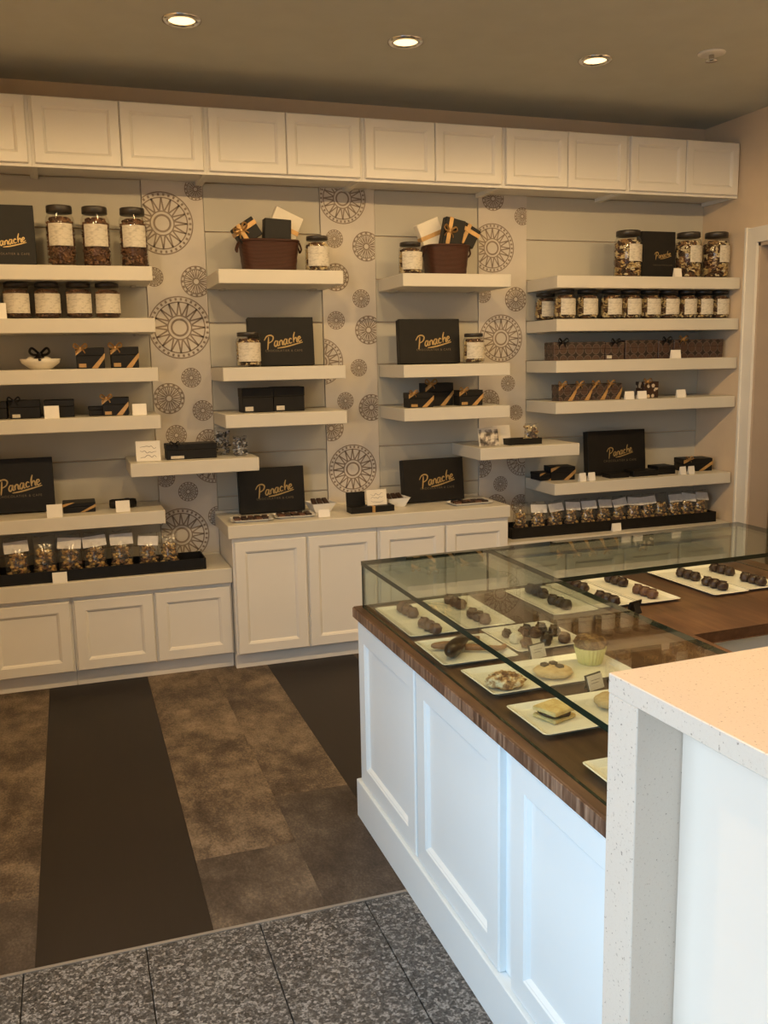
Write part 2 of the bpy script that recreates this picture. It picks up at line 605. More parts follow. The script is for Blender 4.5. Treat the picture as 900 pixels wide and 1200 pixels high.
def wheel(cx, cz, rad, x0, x1, z0, z1, y):
    bm = bmesh.new()

    def ring(ra, rb, n=48):
        a = [bm.verts.new((cx + ra * math.cos(2 * PI * k / n), y, cz + ra * math.sin(2 * PI * k / n))) for k in range(n)]
        b = [bm.verts.new((cx + rb * math.cos(2 * PI * k / n), y, cz + rb * math.sin(2 * PI * k / n))) for k in range(n)]
        for k in range(n):
            bm.faces.new((a[k], a[(k + 1) % n], b[(k + 1) % n], b[k]))

    def bar(r0, a0, r1, a1, wd):
        p = Vector((r0 * math.cos(a0), r0 * math.sin(a0)))
        q = Vector((r1 * math.cos(a1), r1 * math.sin(a1)))
        d = (q - p).normalized()
        nrm = Vector((-d.y, d.x)) * wd / 2
        bm.faces.new([bm.verts.new((cx + s.x, y, cz + s.y)) for s in (p - nrm, q - nrm, q + nrm, p + nrm)])
    big = rad > .095
    lw = rad * (.04 if big else .065)
    ring(rad - lw, rad)
    if big:
        ring(rad * .83 - lw, rad * .83)
        ring(rad * .40 - lw, rad * .40)
        ring(rad * .29 - lw * 1.6, rad * .29)
        ns = 16
        for k in range(ns):
            a = 2 * PI * k / ns
            h = PI / ns
            bar(rad * .40, a - h * .85, rad * .82, a, lw * 1.2)
            bar(rad * .40, a + h * .85, rad * .82, a, lw * 1.2)
        nd_ = 34
        for k in range(nd_):
            a = 2 * PI * k / nd_
            bar(rad * .86, a, rad * .945, a, rad * .07)
    else:
        ring(rad * .80 - lw, rad * .80)
        ring(rad * .16, rad * .25)
        ns = 16
        for k in range(ns):
            a = 2 * PI * k / ns
            h = PI / ns
            bar(rad * .25, a, rad * .80, a + h * .5, lw * .9)
            bar(rad * .25, a, rad * .80, a - h * .5, lw * .9)
            bar(rad * .82, a, rad * .94, a, lw * 2.4)
    for co, no in (((x0, 0, 0), (-1, 0, 0)), ((x1, 0, 0), (1, 0, 0)), ((0, 0, z0), (0, 0, -1)), ((0, 0, z1), (0, 0, 1))):
        bmesh.ops.bisect_plane(bm, geom=bm.verts[:] + bm.edges[:] + bm.faces[:], plane_co=co, plane_no=no, clear_outer=True)
    me = bpy.data.meshes.new('wheel')
    for f in bm.faces:
        f.normal_update()
        if f.normal.y > 0:
            f.normal_flip()
    bm.to_mesh(me)
    bm.free()
    return me


for (x0, x1), lst in WHEELS.items():
    pan = boxat('printed_panel', x0 + .001, x1 - .001, YB - .008, YB + .014, .535, 2.46, 'wallpaper', wall_back, bev=.001)
    ox, oy, oz = pan.location
    for cx, cz, rad in lst:
        link('printed_wheel', wheel(cx - ox, cz - oz, rad, x0 + .003 - ox, x1 - .003 - ox, .003, 1.92, YB - .0088 - oy), 'print_ink', pan)

# floor pieces
PX = [(-.85, -.515, 'plank_tan'), (-.515, -.19, 'plank_tan'), (-.19, .275, 'plank_dark'), (.275, .60, 'plank_tan'), (.60, .875, 'plank_tan_deep'), (.875, 1.34, 'plank_dark'), (1.34, 1.665, 'plank_tan'), (1.665, 1.94, 'plank_tan_deep'), (1.94, 2.405, 'plank_dark'), (2.405, 2.73, 'plank_tan'), (2.73, 3.005, 'plank_tan_deep'), (3.005, 3.47, 'plank_dark'), (3.47, 3.77, 'plank_tan')]
YG = 2.36
for i, (a, b, mname) in enumerate(PX):
    off = (.35, .35, 0, .385, .72)[i] if i < 5 else (.3, .5, .4, .62)[i % 4]
    cuts = [YG, YB] if mname == 'plank_dark' else [YG, YG + off, YB]
    for y0, y1 in zip(cuts, cuts[1:]):
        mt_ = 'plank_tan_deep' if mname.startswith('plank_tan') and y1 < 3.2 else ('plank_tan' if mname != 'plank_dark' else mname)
        boxat('plank', a + .0002, b - .0002, y0 + .0002, y1 - .0002, -.012, 0, mt_, floor, bev=0)
for i in range(-2, 13):
    a = .092 + .309 * i
    for y1 in (YG - .012, YG - .622, YG - 1.232, YG - 1.842, YG - 2.452, YG - 3.062):
        boxat('granite_tile', max(a, XL) + .0015, min(a + .309, XR) - .0015, y1 - .607, y1, -.012, 0, 'granite', floor, bev=.001)
mk('trim_3', [(XL, XR, YG - .0115, YG - .0003, -.01, .0015)], 'edge_strip')
mk('floor_corridor', [(XR, 5.05, YF, YB, -.012, 0)], 'plank_dark')

# ---------------------------------------------------------------- shaker doors and cabinets
def door_mesh(wd, ht, mat, th=.02, rail=.055):
    k = ('door', round(wd, 3), round(ht, 3), mat, rail)
    if k in CACHE:
        return CACHE[k]
    bm = bmesh.new()
    # loops from outer back to the recessed panel; front faces -y

    def loop(ins, y):
        return [bm.verts.new((sx * (wd / 2 - ins), y, z)) for sx, z in ((-1, ins), (1, ins), (1, ht - ins), (-1, ht - ins))]
    L = [loop(0, 0), loop(0, -th + .004), loop(.004, -th), loop(rail, -th), loop(rail + .003, -th + .003), loop(rail + .006, -th + .004), loop(rail + .014, -th + .013)]
    for a, b in zip(L, L[1:]):
        for i in range(4):
            bm.faces.new((a[i], a[(i + 1) % 4], b[(i + 1) % 4], b[i]))
    bm.faces.new(L[0][::-1])
    me = finish(bm, 'door')
    me.materials.append(MATS[mat])
    # the panel
    bm = bmesh.new()
    q = rail + .013
    addbox(bm, -wd / 2 + q, wd / 2 - q, -th + .012, -th + .016, q, ht - q)
    mp_ = finish(bm, 'door_panel')
    mp_.materials.append(MATS[mat])
    CACHE[k] = (me, mp_)
    return CACHE[k]


def door(parent, x, y, z, wd, ht, mat, rot=0.0, rail=.055):
    me, mp_ = door_mesh(wd, ht, mat, rail=rail)
    d = link('door', me, mat, parent, (x, y, z), (0, 0, rot))
    link('door_panel', mp_, mat, d)
    return d


# wall cabinets: units of two doors; bottoms recessed behind the side cheeks
UP = [(-.85, -.085, 'white two-door wall cabinet at the far end of the row, over the largest brown jars'), (-.085, .696, 'white two-door wall cabinet above the printed panel beside the brown jar shelf'),
      (.696, 1.475, 'white two-door wall cabinet above the basket that has a jar on its right'), (1.475, 2.255, 'white two-door wall cabinet above the basket that has a jar on its left'),
      (2.255, 3.019, 'white two-door wall cabinet above the bare end of the tallest shelf'), (3.019, 3.768, 'white two-door wall cabinet touching the side wall with the doorway')]
for x0, x1, lb in UP:
    t = thing('wall_cabinet', lb, 'cabinet', ((x0 + x1) / 2, YB, 2.44), 0, 'wall cabinets under the ceiling')
    hw = (x1 - x0) / 2
    d0 = -.305
    mk('carcass', [(-hw + .0005, -hw + .018, d0, -.001, 0, .305), (hw - .018, hw - .0005, d0, -.001, 0, .305), (-hw + .018, hw - .018, d0, -.001, .287, .305), (-hw + .018, hw - .018, d0 + .0, -.001, .02, .036), (-hw + .018, hw - .018, d0, d0 + .016, 0, .036), (-hw + .018, hw - .018, -.012, -.001, .036, .287), (-.02, .02, d0, d0 + .016, .036, .287)], 'lacquer', t, False)
    for s in (-1, 1):
        door(t, s * (hw / 2 - .006), d0, .014, hw - .016, .288, 'lacquer', rail=.042)

# base cabinets along the back wall
def base_unit(x0, x1, yfront, ztop, zdoor, label, group):
    t = thing('base_cabinet', label, 'cabinet', ((x0 + x1) / 2, yfront, 0), 0, group)
    hw = (x1 - x0) / 2
    boxat('carcass', -hw + .0008, hw - .0008, .02, YB - .009 - yfront, .082, ztop, 'lacquer', t, bev=.001)
    boxat('plinth', -hw + .0008, hw - .0008, .055, YB - .009 - yfront, .0005, .082, 'lacquer', t, bev=.001)
    wd = hw - .016
    for s in (-1, 1):
        door(t, s * (hw / 2 - .002), .02, .088, wd, zdoor - .088, 'lacquer', rail=.05)
    return t


base_unit(-.85, -.06, 4.535, .458, .437, 'low white cabinet at the far left end of the run, past the long nut tray', 'low base cabinets')
base_unit(-.06, .712, 4.535, .458, .437, 'low white two-door cabinet under the nut tray, next to the taller cabinets', 'low base cabinets')
base_unit(.715, 1.478, 4.485, .688, .668, 'tall white two-door base cabinet beside the low cabinets, under the two choc trays', 'tall base cabinets')
base_unit(1.478, 2.24, 4.485, .688, .668, 'tall white two-door base cabinet behind the glass display corner', 'tall base cabinets')
base_unit(2.243, 3.005, 4.535, .458, .437, 'low white two-door cabinet behind the glass case, joining the tall cabinet', 'low base cabinets')
base_unit(3.005, 3.768, 4.535, .458, .437, 'low white two-door cabinet behind the glass case by the doorway', 'low base cabinets')


def slab(name, x0, x1, y0, z0, z1, label, cat):
    t = thing(name, label, cat, ((x0 + x1) / 2, y0, z0))
    boxat('top', -(x1 - x0) / 2, (x1 - x0) / 2, 0, YB - y0 - .0085, .0005, z1 - z0, 'shelf_lacquer', t, bev=.003)
    boxat('rear_lip', -(x1 - x0) / 2 + .002, (x1 - x0) / 2 - .002, YB - y0 - .0205, YB - y0 - .0085, z1 - z0 - .002, z1 - z0 + .012, 'shelf_lacquer', t)
    return t


slab('ledge_top', -.85, .713, 4.52, .458, .535, 'thick cream ledge carrying the nut tray, ending at the tall cabinets', 'countertop')
slab('cabinet_top', .695, 2.24, 4.478, .688, .755, 'thick cream worktop with two black gift boxes standing on it', 'countertop')
slab('ledge_top', 2.2425, 3.766, 4.52, .458, .535, 'thick cream ledge with the nut tray beside the doorway wall', 'countertop')

# ---------------------------------------------------------------- floating shelves
Z1, Z2, Z3, Z4, Z6, Z5, ZW, ZG = 1.99, 1.757, 1.528, 1.30, 1.075, .845, .755, .535
TH = .066


def shelf(x0, x1, y0, ztop, label, group):
    t = thing('floating_shelf', label, 'shelf', ((x0 + x1) / 2, YB - .0085, ztop - TH), 0, group)
    hw = (x1 - x0) / 2
    boxat('board', -hw, hw, y0 - YB + .0085, 0, 0, TH, 'shelf_lacquer', t, bev=.0025)
    for s in (-1, 1):
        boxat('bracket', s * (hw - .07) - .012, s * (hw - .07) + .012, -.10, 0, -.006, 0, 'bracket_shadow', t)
    return t


YS, YC = 4.555, 4.515
GL, GC, GD, GR = 'shelves by the brown jars', 'shelves under the basket with a jar on its right', 'shelves under the basket with a jar on its left', 'shelves by the doorway wall'
shelf(-.80, .41, YS, Z1 + .015, 'long cream shelf holding three large brown jars', GL)
shelf(-.80, .41, YS, Z2 + .01, 'long cream shelf holding a row of jars with brown contents', GL)
shelf(-.80, .41, YS, Z3 + .008, 'long cream shelf holding the ribboned dish and two small boxes', GL)
shelf(-.80, .41, YS, Z4 + .01, 'long cream shelf holding low black boxes and two white cards', GL)
shelf(-.80, .405, YS, Z5, 'long cream shelf above the nut tray, with a black roll', GL)
shelf(.252, .872, YC, Z6 + .01, 'short cream shelf holding a white sign and a long black box', 'short shelves set lower than the rest')
shelf(.713, 1.333, YC, Z1 + .003, 'short cream shelf under the wider basket', GC)
shelf(.713, 1.333, YC, Z3, 'short cream shelf with a gift box behind a jar', GC)
shelf(.715, 1.335, YC, Z4, 'short cream shelf with two plain black boxes side by side', GC)
shelf(1.648, 2.258, YC, Z1 - .005, 'short cream shelf under the narrower basket', GD)
shelf(1.645, 2.255, YC, Z3 - .005, 'short cream shelf with a gift box beside a jar', GD)
shelf(1.645, 2.255, YC, Z4 - .003, 'short cream shelf with three gold-ribboned boxes', GD)
shelf(2.078, 2.688, YC, Z6 - .005, 'short cream shelf holding two propped cards and a small tray', 'short shelves set lower than the rest')
shelf(2.556, 3.765, YS, Z1 - .003, 'long cream shelf holding three large jars of mixed nuts', GR)
shelf(2.556, 3.765, YS, Z2 - .003, 'long cream shelf holding ten small jars', GR)
shelf(2.556, 3.765, YS, Z3, 'long cream shelf holding disc-patterned brown boxes', GR)
shelf(2.556, 3.765, YS, Z4, 'long cream shelf holding four small ribboned boxes in a row', GR)
shelf(2.556, 3.755, YS, Z5 - .003, 'long cream shelf above the nut tray by the doorway wall', GR)

# ---------------------------------------------------------------- L-shaped display case
ZWD, ZGT = .746, .902                      # wood top, glass top
SK = .053                                  # the long leg runs slightly skew to the back wall
def yfar(x): return 2.815 + SK * (x - .866)
def yinn(x): return 2.352 + SK * (x - 1.33)


t = thing('display_cabinet', 'white shaker cabinet under the display, three doors along the walkway', 'cabinet', (.872, 2.05, 0))
bm = prism([(0, -.797), (.70, -.762), (.70, .765), (0, .765)], .001, ZWD - .036)
link('carcass', finish(bm, 'carcass'), 'case_lacquer', t)
bm = prism([(-.030, -.80), (-.030, .795), (.69, .795), (.69, .775), (-.0005, .775), (-.0005, -.80)], .0005, .135, .002)
link('plinth', finish(bm, 'plinth'), 'case_lacquer', t)
for y0, y1 in ((2.297, 2.822), (1.757, 2.283), (1.262, 1.697)):
    door(t, 0, (y0 + y1) / 2 - 2.05, .137, y1 - y0, .562, 'case_lacquer', -PI / 2, rail=.062)

t = thing('display_cabinet', 'white cabinet under the wooden deck leg that runs towards the doorway', 'cabinet', (1.575, 2.2, 0))
bm = prism([(0, -.02), (.90, .02), (.90, .66), (0, .63)], .10, ZWD - .036, .001)
link('carcass', finish(bm, 'carcass'), 'case_lacquer', t)
bm = prism([(0, .01), (.89, .04), (.89, .64), (0, .61)], .001, .10, .001)
link('plinth', finish(bm, 'plinth'), 'case_lacquer', t)

# L-shaped wood deck
t = thing('wooden_deck', 'L-shaped brown wooden deck carrying plates inside the glass case', 'countertop', (0, 0, ZWD - .0355))
bm = prism([(.842, 1.249), (1.665, 1.288), (1.665, 2.155), (2.50, 2.185), (2.50, yfar(2.5) + .025), (.842, yfar(.842) + .025)], 0, .0355, .003)
link('deck', finish(bm, 'deck'), 'deck_wood', t)
mt, nt, nd, lk, bs = nm('edge_wood')
v = coords(nt, (1, 42, 3))
n = noisetex(nt, v, 1.6, 5, .65)
v2 = coords(nt, (1, 3, 1))
n2 = noisetex(nt, v2, 2.0, 2)
mm = nd.new('ShaderNodeMath')
mm.operation = 'MULTIPLY_ADD'
mm.inputs[1].default_value = .5
lk.new(n2.outputs['Fac'], mm.inputs[0])
lk.new(n.outputs['Fac'], mm.inputs[2])
r = ramp(nt, mm.outputs[0], [(.55, (.040, .020, .012)), (.72, (.12, .066, .040)), (.86, (.26, .17, .115)), (.98, (.36, .27, .20))])
lk.new(r.outputs['Color'], bs.inputs['Base Color'])
bs.inputs['Roughness'].default_value = .45
boxat('edge_band', .839, .8418, 1.2495, yfar(.842) + .022, .0005, .0325, 'edge_wood', t, bev=.0008)


def pane(poly, z0, z1, parent, name='pane'):
    """glass slab; its rim faces take the green edge material"""
    bm = prism(poly, z0, z1)
    me = finish(bm, 'pane')
    me.materials.append(MATS['case_glass'])
    me.materials.append(MATS['glass_edge'])
    th = min(z1 - z0, 1)
    for p in me.polygons:
        p.material_index = 0
    # rim = all faces except the two largest
    ars = sorted(me.polygons, key=lambda p: -p.area)
    for p in ars[2:]:
        p.material_index = 1
    return link(name, me, None, parent)


t = thing('glass_case', 'clear green-edged glass display case standing on the wooden deck', 'display case', (0, 0, ZWD))
gz = ZGT - ZWD
g = .014
pane([(.866, 1.252), (1.33, 1.274), (1.33, yinn(1.33)), (1.33, yfar(1.33)), (.866, yfar(.866))], gz - g, gz, t, 'top_pane')
pane([(1.332, yinn(1.332)), (2.43, yinn(2.43)), (2.43, yfar(2.43)), (1.332, yfar(1.332))], gz - g, gz, t, 'top_pane')
pane([(.867, 1.252), (.875, 1.252), (.875, yfar(.875) - .002), (.867, yfar(.867) - .002)], .0005, gz - g, t, 'front_pane')
pane([(.876, yfar(.876) - .010), (1.329, yfar(1.329) - .010), (1.329, yfar(1.329) - .002), (.876, yfar(.876) - .002)], .0005, gz - g, t, 'back_pane')
pane([(1.333, yfar(1.333) - .010), (2.42, yfar(2.42) - .010), (2.42, yfar(2.42) - .002), (1.333, yfar(1.333) - .002)], .0005, gz - g, t, 'back_pane')
pane([(2.421, yinn(2.42) + .002), (2.429, yinn(2.429) + .002), (2.429, yfar(2.429) - .002), (2.421, yfar(2.421) - .002)], .0005, gz - g, t, 'end_pane')

# ---------------------------------------------------------------- quartz counter
t = thing('quartz_counter', 'pale speckled quartz counter with a thick end leg, standing against the display case', 'counter', (.80, 1.243, 0), R(2.7))
boxat('top', 0, 1.5, -2.2, 0, 1.041 - .034, 1.041, 'quartz', t, bev=.0015)
boxat('end_leg', 0.0005, 1.499, -.077, -.0005, .0005, 1.0065, 'quartz', t, bev=.0015)
boxat('front_panel', .088, .108, -2.19, -.0775, .02, 1.0065, 'counter_panel', t)
boxat('plinth', .11, 1.4, -2.19, -.0775, .0005, .08, 'case_lacquer', t)

# ---------------------------------------------------------------- ceiling fittings
def downlight(x, y, label, group, power=1.0, angle=158, blend=.85, col=LAMP_COL):
    t = thing('ceiling_downlight', label, 'downlight', (x, y, ZC), 0, group)
    bm = lathe([(.052, -.002), (.054, -.008), (.066, -.010), (.076, -.007), (.078, -.0005)], 32, False)
    link('trim_ring', finish(bm, 'ring', True), 'chrome', t)
    bm = lathe([(.001, -.0035), (.040, -.005), (.052, -.0025), (.052, -.0008), (.001, -.0008)], 32, False)
    link('lens', finish(bm, 'lens', True), 'bulb', t)
    ld = bpy.data.lights.new('downlight_beam', 'SPOT')
    ld.energy = LAMP_W * 12 * power
    ld.color = col
    ld.spot_size = R(angle)
    ld.spot_blend = blend
    ld.shadow_soft_size = .05
    lo = bpy.data.objects.new('downlight_beam', ld)
    C.objects.link(lo)
    lo.location = (0, 0, -.03)
    lo.parent = t


for x, nm_ in ((-.41, 'over the far left cabinets'), (.526, 'over the printed panel by the brown jars'), (1.47, 'over the middle printed panel'), (2.40, 'over the panel by the nut tray')):
    downlight(x, 3.95, 'lit recessed ceiling downlight ' + nm_, 'row of ceiling downlights near the cabinets', .12, 160, .85)
for x, nm_ in ((1.30, 'over the end of the quartz counter'), (2.2, 'over the staff side of the quartz counter')):
    downlight(x, .75, 'lit recessed ceiling downlight ' + nm_, 'ceiling downlights above the counter', .8, 120, col=(1.0, .50, .17))
for x, nm_ in ((-.41, 'over the walkway by the window'), (.53, 'over the walkway beside the display case'), (1.47, 'over the display case corner'), (2.40, 'over the far leg of the display case'), (3.34, 'over the staff side by the doorway')):
    downlight(x, 2.35, 'lit recessed ceiling downlight ' + nm_, 'middle row of ceiling downlights', .82, 178, .22)
t = thing('sprinkler_head', 'small chrome sprinkler head in the ceiling, unlit', 'sprinkler', (2.864, 3.722, ZC))
link('cover_plate', finish(lathe([(.002, -.0005), (.062, -.0005), (.060, -.006), (.045, -.009), (.002, -.009)], 24, False), 'plate', True), 'white_plastic', t)
link('deflector', finish(lathe([(.001, -.009), (.012, -.010), (.012, -.03), (.026, -.032), (.026, -.036), (.001, -.037)], 16, False), 'deflector', True), 'chrome', t)

# ---------------------------------------------------------------- goods: helpers
ORD = ['first', 'second', 'third', 'fourth', 'fifth', 'sixth', 'seventh', 'eighth', 'ninth', 'tenth', 'eleventh', 'twelfth']


def ribbon_strip(bm, pts, wd, y=0.0):
    """flat brush stroke in the xz plane; wd may vary along it"""
    n = len(pts)
    L, Rr = [], []
    for i, p in enumerate(pts):
        a, b = pts[max(i - 1, 0)], pts[min(i + 1, n - 1)]
        d = Vector((b[0] - a[0], b[1] - a[1]))
        d = d.normalized() if d.length > 1e-9 else Vector((1, 0))
        q = Vector((-d.y, d.x)) * (wd[i] if isinstance(wd, list) else wd) / 2
        L.append(bm.verts.new((p[0] + q.x, y, p[1] + q.y)))
        Rr.append(bm.verts.new((p[0] - q.x, y, p[1] - q.y)))
    for i in range(n - 1):
        f = bm.faces.new((L[i], L[i + 1], Rr[i + 1], Rr[i]))
        f.normal_update()
        if f.normal.y > 0:
            f.normal_flip()


def strokes(paths, wd):
    bm = bmesh.new()
    for k, pts in enumerate(paths):
        sm = [(p.x, p.y) for p in smooth_path([(a, b, 0) for a, b in pts], 5)]
        n = len(sm)
        ws = [wd * (.65 + .6 * math.sin(PI * i / max(1, n - 1))) for i in range(n)]
        ribbon_strip(bm, sm, ws, -.00002 * k)
    me = bpy.data.meshes.new('strokes')
    bm.to_mesh(me)
    bm.free()
    return me


def sh(pts, dx):
    return [(x + dx, y) for x, y in pts]


LA = [(2.72, 1.25), (2.4, 1.45), (2.0, 1.0), (1.92, .5), (2.15, .3), (2.5, .65), (2.8, 1.4), (2.66, .7), (2.7, .32), (3.0, .45)]
SCRIPT = [[(1.0, 2.6), (.65, 1.3), (.2, -.1)], [(-.1, 2.0), (.6, 2.75), (1.5, 2.85), (2.0, 2.35), (1.6, 1.6), (.7, 1.25)],
          LA, [(3.15, 1.3), (3.05, .3)], [(3.1, .8), (3.5, 1.35), (3.8, 1.15), (3.7, .4), (4.0, .4)], sh(LA, 2.15),
          [(6.0, 1.15), (5.7, 1.4), (5.3, .95), (5.4, .4), (5.95, .5)],
          [(6.95, 2.6), (6.5, 1.6), (6.3, .35)], [(6.4, .8), (6.85, 1.35), (7.1, 1.1), (7.05, .4), (7.3, .45)],
          [(7.45, .8), (7.95, 1.05), (7.9, 1.4), (7.55, 1.3), (7.4, .75), (7.6, .35), (8.2, .6)],
          [(2.4, -.15), (4.5, -.2), (8.3, .1)]]
c_, s_ = math.cos(R(10)), math.sin(R(10))
SCRIPT = [[((x - 4.1) * c_ - (y - 1.2) * s_, (x - 4.1) * s_ + (y - 1.2) * c_) for x, y in p] for p in SCRIPT]


def logo_mesh(width):
    k = ('logo', round(width, 3))
    if k not in CACHE:
        f = width / 8.4
        me = strokes([[(x * f, y * f) for x, y in p] for p in SCRIPT], .25 * f)
        me.materials.append(MATS['gold_foil'])
        CACHE[k] = me
    return CACHE[k]


def text_mesh(body, size):
    k = ('txt', body, round(size, 4))
    if k not in CACHE:
        cu = bpy.data.curves.new('lettering', 'FONT')
        cu.body = body
        cu.size = size
        cu.align_x = 'CENTER'
        cu.space_character = 1.25
        ob = bpy.data.objects.new('lettering', cu)
        C.objects.link(ob)
        bpy.context.view_layer.update()
        me = bpy.data.meshes.new_from_object(ob.evaluated_get(bpy.context.evaluated_depsgraph_get()))
        bpy.data.objects.remove(ob)
        for v_ in me.vertices:
            v_.co = (v_.co.x, 0, v_.co.y)
        me.materials.clear()
        me.materials.append(MATS['dull_gold'])
        CACHE[k] = me
    return CACHE[k]


def logo_box(x, y, z, wd, ht, label, lean=4, rz=0, logo=.58, lx=.06, lz=.52, dp=.055, group='black boxes with the gold script'):
    """black carton leaning back; y is its rear bottom edge"""
    t = thing('gift_box', label, 'box', (x, y, z), R(rz), group)
    a = (-R(lean), 0, 0)
    bm = bmesh.new()
    addbox(bm, -wd / 2, wd / 2, -dp, 0, 0, ht)
    bmesh.ops.bevel(bm, geom=bm.edges[:], offset=.0025, segments=1, affect='EDGES')
    b = link('carton', finish(bm, 'carton'), 'black_card', t, rot=a)
    bm = bmesh.new()
    addbox(bm, -wd / 2 - .002, wd / 2 + .002, -dp - .002, -dp + .022, -.0 + .001, ht + .002)
    bmesh.ops.bevel(bm, geom=bm.edges[:], offset=.002, segments=1, affect='EDGES')
    lid = link('lid', finish(bm, 'lid'), 'black_card', t, rot=a)
    link('script_logo', logo_mesh(wd * logo), 'gold_foil', lid, (wd * lx, -dp - .0028, ht * lz), label='gold handwritten word Panache')
    link('tagline', text_mesh('CHOCOLATIER & CAFE', wd * .046), 'dull_gold', lid, (wd * lx, -dp - .0028, ht * (lz - .23)), label='small gold capitals under the script')
    return t


def bow_mesh(sz, mat):
    k = ('bow', sz, mat)
    if k not in CACHE:
        bm = bmesh.new()
        for s in (-1, 1):
            lp = smooth_path([(0, 0, 0), (s * .45 * sz, -.12 * sz, .42 * sz), (s * .62 * sz, -.2 * sz, .18 * sz), (s * .40 * sz, -.16 * sz, -.02 * sz), (0, -.04 * sz, 0)], 5)
            tl = smooth_path([(0, -.04 * sz, 0), (s * .28 * sz, -.06 * sz, -.22 * sz), (s * .42 * sz, -.03 * sz, -.5 * sz)], 4)
            for path, wd in ((lp, .2 * sz), (tl, .16 * sz)):
                prev = None
                for pi_, p in enumerate(path):
                    tg = path[min(pi_ + 1, len(path) - 1)] - path[max(pi_ - 1, 0)]
                    q = (tg.cross(Vector((0, 1, 0))).normalized() * .8 + Vector((0, .6, 0))) * wd / 2
                    cur = [bm.verts.new(p + q), bm.verts.new(p - q)]
                    if prev:
                        bm.faces.new((prev[0], cur[0], cur[1], prev[1]))
                    prev = cur
        bmesh.ops.solidify(bm, geom=bm.faces[:], thickness=.0012)
        addbox(bm, -.08 * sz, .08 * sz, -.12 * sz, .02 * sz, -.08 * sz, .1 * sz)
        me = finish(bm, 'bow')
        me.materials.append(MATS[mat])
        CACHE[k] = me
    return CACHE[k]


def carton(x, y, z, wd, dp, ht, name, label, group, wrap='black_card', rib='gold_ribbon', style='corner', rz=0, bow='left', tab=True, cat='box'):
    """small gift box; y is the front face. style corner: ribbon cuts the front corner; band: ribbon around the middle"""
    t = thing(name, label, cat, (x, y + dp / 2, z), R(rz), group)
    b = boxat('carton', -wd / 2, wd / 2, -dp / 2, dp / 2, 0, ht * .62, wrap, t, bev=.002)
    boxat('lid', -wd / 2 - .0015, wd / 2 + .0015, -dp / 2 - .0015, dp / 2 + .0015, ht * .62, ht, wrap, t, bev=.002)
    e = .003
    yf = -dp / 2 - e
    if style == 'corner':
        bm = bmesh.new()
        rw = min(.022, ht * .3)
        p = [(wd * .02, 0.001), (wd * .02 + rw * 1.3, 0.001), (wd / 2 + e, ht * .52 + 0), (wd / 2 + e, ht * .52 + rw)]
        a = [bm.verts.new((px, yf, pz)) for px, pz in p]
        c = [bm.verts.new((px, yf + e * .8, pz)) for px, pz in p]
        bm.faces.new(a)
        bm.faces.new(c[::-1])
        for i in range(4):
            bm.faces.new((a[i], a[(i + 1) % 4], c[(i + 1) % 4], c[i]))
        link('ribbon', finish(bm, 'ribbon'), rib, t)
        bm = bmesh.new()
        p = [(-wd * .5 - e, ht * .62), (-wd * .5 - e, ht * .62 + rw), (-wd * .12 - rw, ht + e), (-wd * .12, ht + e)]
        a = [bm.verts.new((px, yf, pz)) for px, pz in p]
        c = [bm.verts.new((px, yf + e * .8, pz)) for px, pz in p]
        bm.faces.new(a)
        bm.faces.new(c[::-1])
        for i in range(4):
            bm.faces.new((a[i], a[(i + 1) % 4], c[(i + 1) % 4], c[i]))
        link('ribbon', finish(bm, 'ribbon'), rib, t)
    elif style == 'band':
        boxat('ribbon', -.009, .009, yf, dp / 2 + e, 0.0, ht + e, rib, t, bev=.0005)
    if bow:
        bx_ = {'left': -wd * .34, 'mid': 0, 'right': wd * .34}[bow]
        link('bow', bow_mesh(round(min(.055, ht * .5), 3), rib), rib, t, (bx_, yf, ht * .98))
    if tab:
        boxat('paper_tab', -wd * .42, -wd * .42 + wd * .26, yf, -dp / 2 - .0005, ht * .06, ht * .24, 'jar_label' if tab == 'light' else 'gold_ribbon', t, bev=0)
    return t


def tent(x, y, z, label, wd=.066, ht=.052, rz=0, group='blank white price cards'):
    k = ('tent', wd, ht)
    if k not in CACHE:
        bm = bmesh.new()
        d = ht * .2
        P = [(-d, 0), (-.001, ht), (.001, ht), (d, 0), (d - .0018, 0), (0, ht - .004), (-d + .0018, 0)]
        a = [bm.verts.new((-wd / 2, y_, z_)) for y_, z_ in P]
        b = [bm.verts.new((wd / 2, y_, z_)) for y_, z_ in P]
        for i in range(7):
            bm.faces.new((a[i], a[(i + 1) % 7], b[(i + 1) % 7], b[i]))
        bm.faces.new(a[::-1])
        bm.faces.new(b)
        me = finish(bm, 'tent')
        me.materials.append(MATS['white_card'])
        CACHE[k] = me
    return tag(link('price_card', CACHE[k], None, None, (x, y, z), (0, 0, R(rz))), label, 'card', group)


# nuts: a heap of small ellipsoids in one mesh
def nut_cloud(pts, size, seed):
    rnd = random.Random(seed)
    base = bmesh.new()
    bmesh.ops.create_icosphere(base, subdivisions=1, radius=1)
    bv = [v_.co.copy() for v_ in base.verts]
    bf = [[v_.index for v_ in f.verts] for f in base.faces]
    base.free()
    V, Fc = [], []
    for p in pts:
        e = Matrix.Rotation(rnd.uniform(0, 6.28), 3, 'Z') @ Matrix.Rotation(rnd.uniform(0, 6.28), 3, 'X')
        sx, sy, sz = size * rnd.uniform(.9, 1.5), size * rnd.uniform(.6, .9), size * rnd.uniform(.5, .8)
        o = len(V)
        V += [Vector(p) + e @ Vector((v_.x * sx, v_.y * sy, v_.z * sz)) for v_ in bv]
        Fc += [[i + o for i in f] for f in bf]
    me = bpy.data.meshes.new('nuts')
    me.from_pydata(V, [], Fc)
    for p in me.polygons:
        p.use_smooth = True
    return me


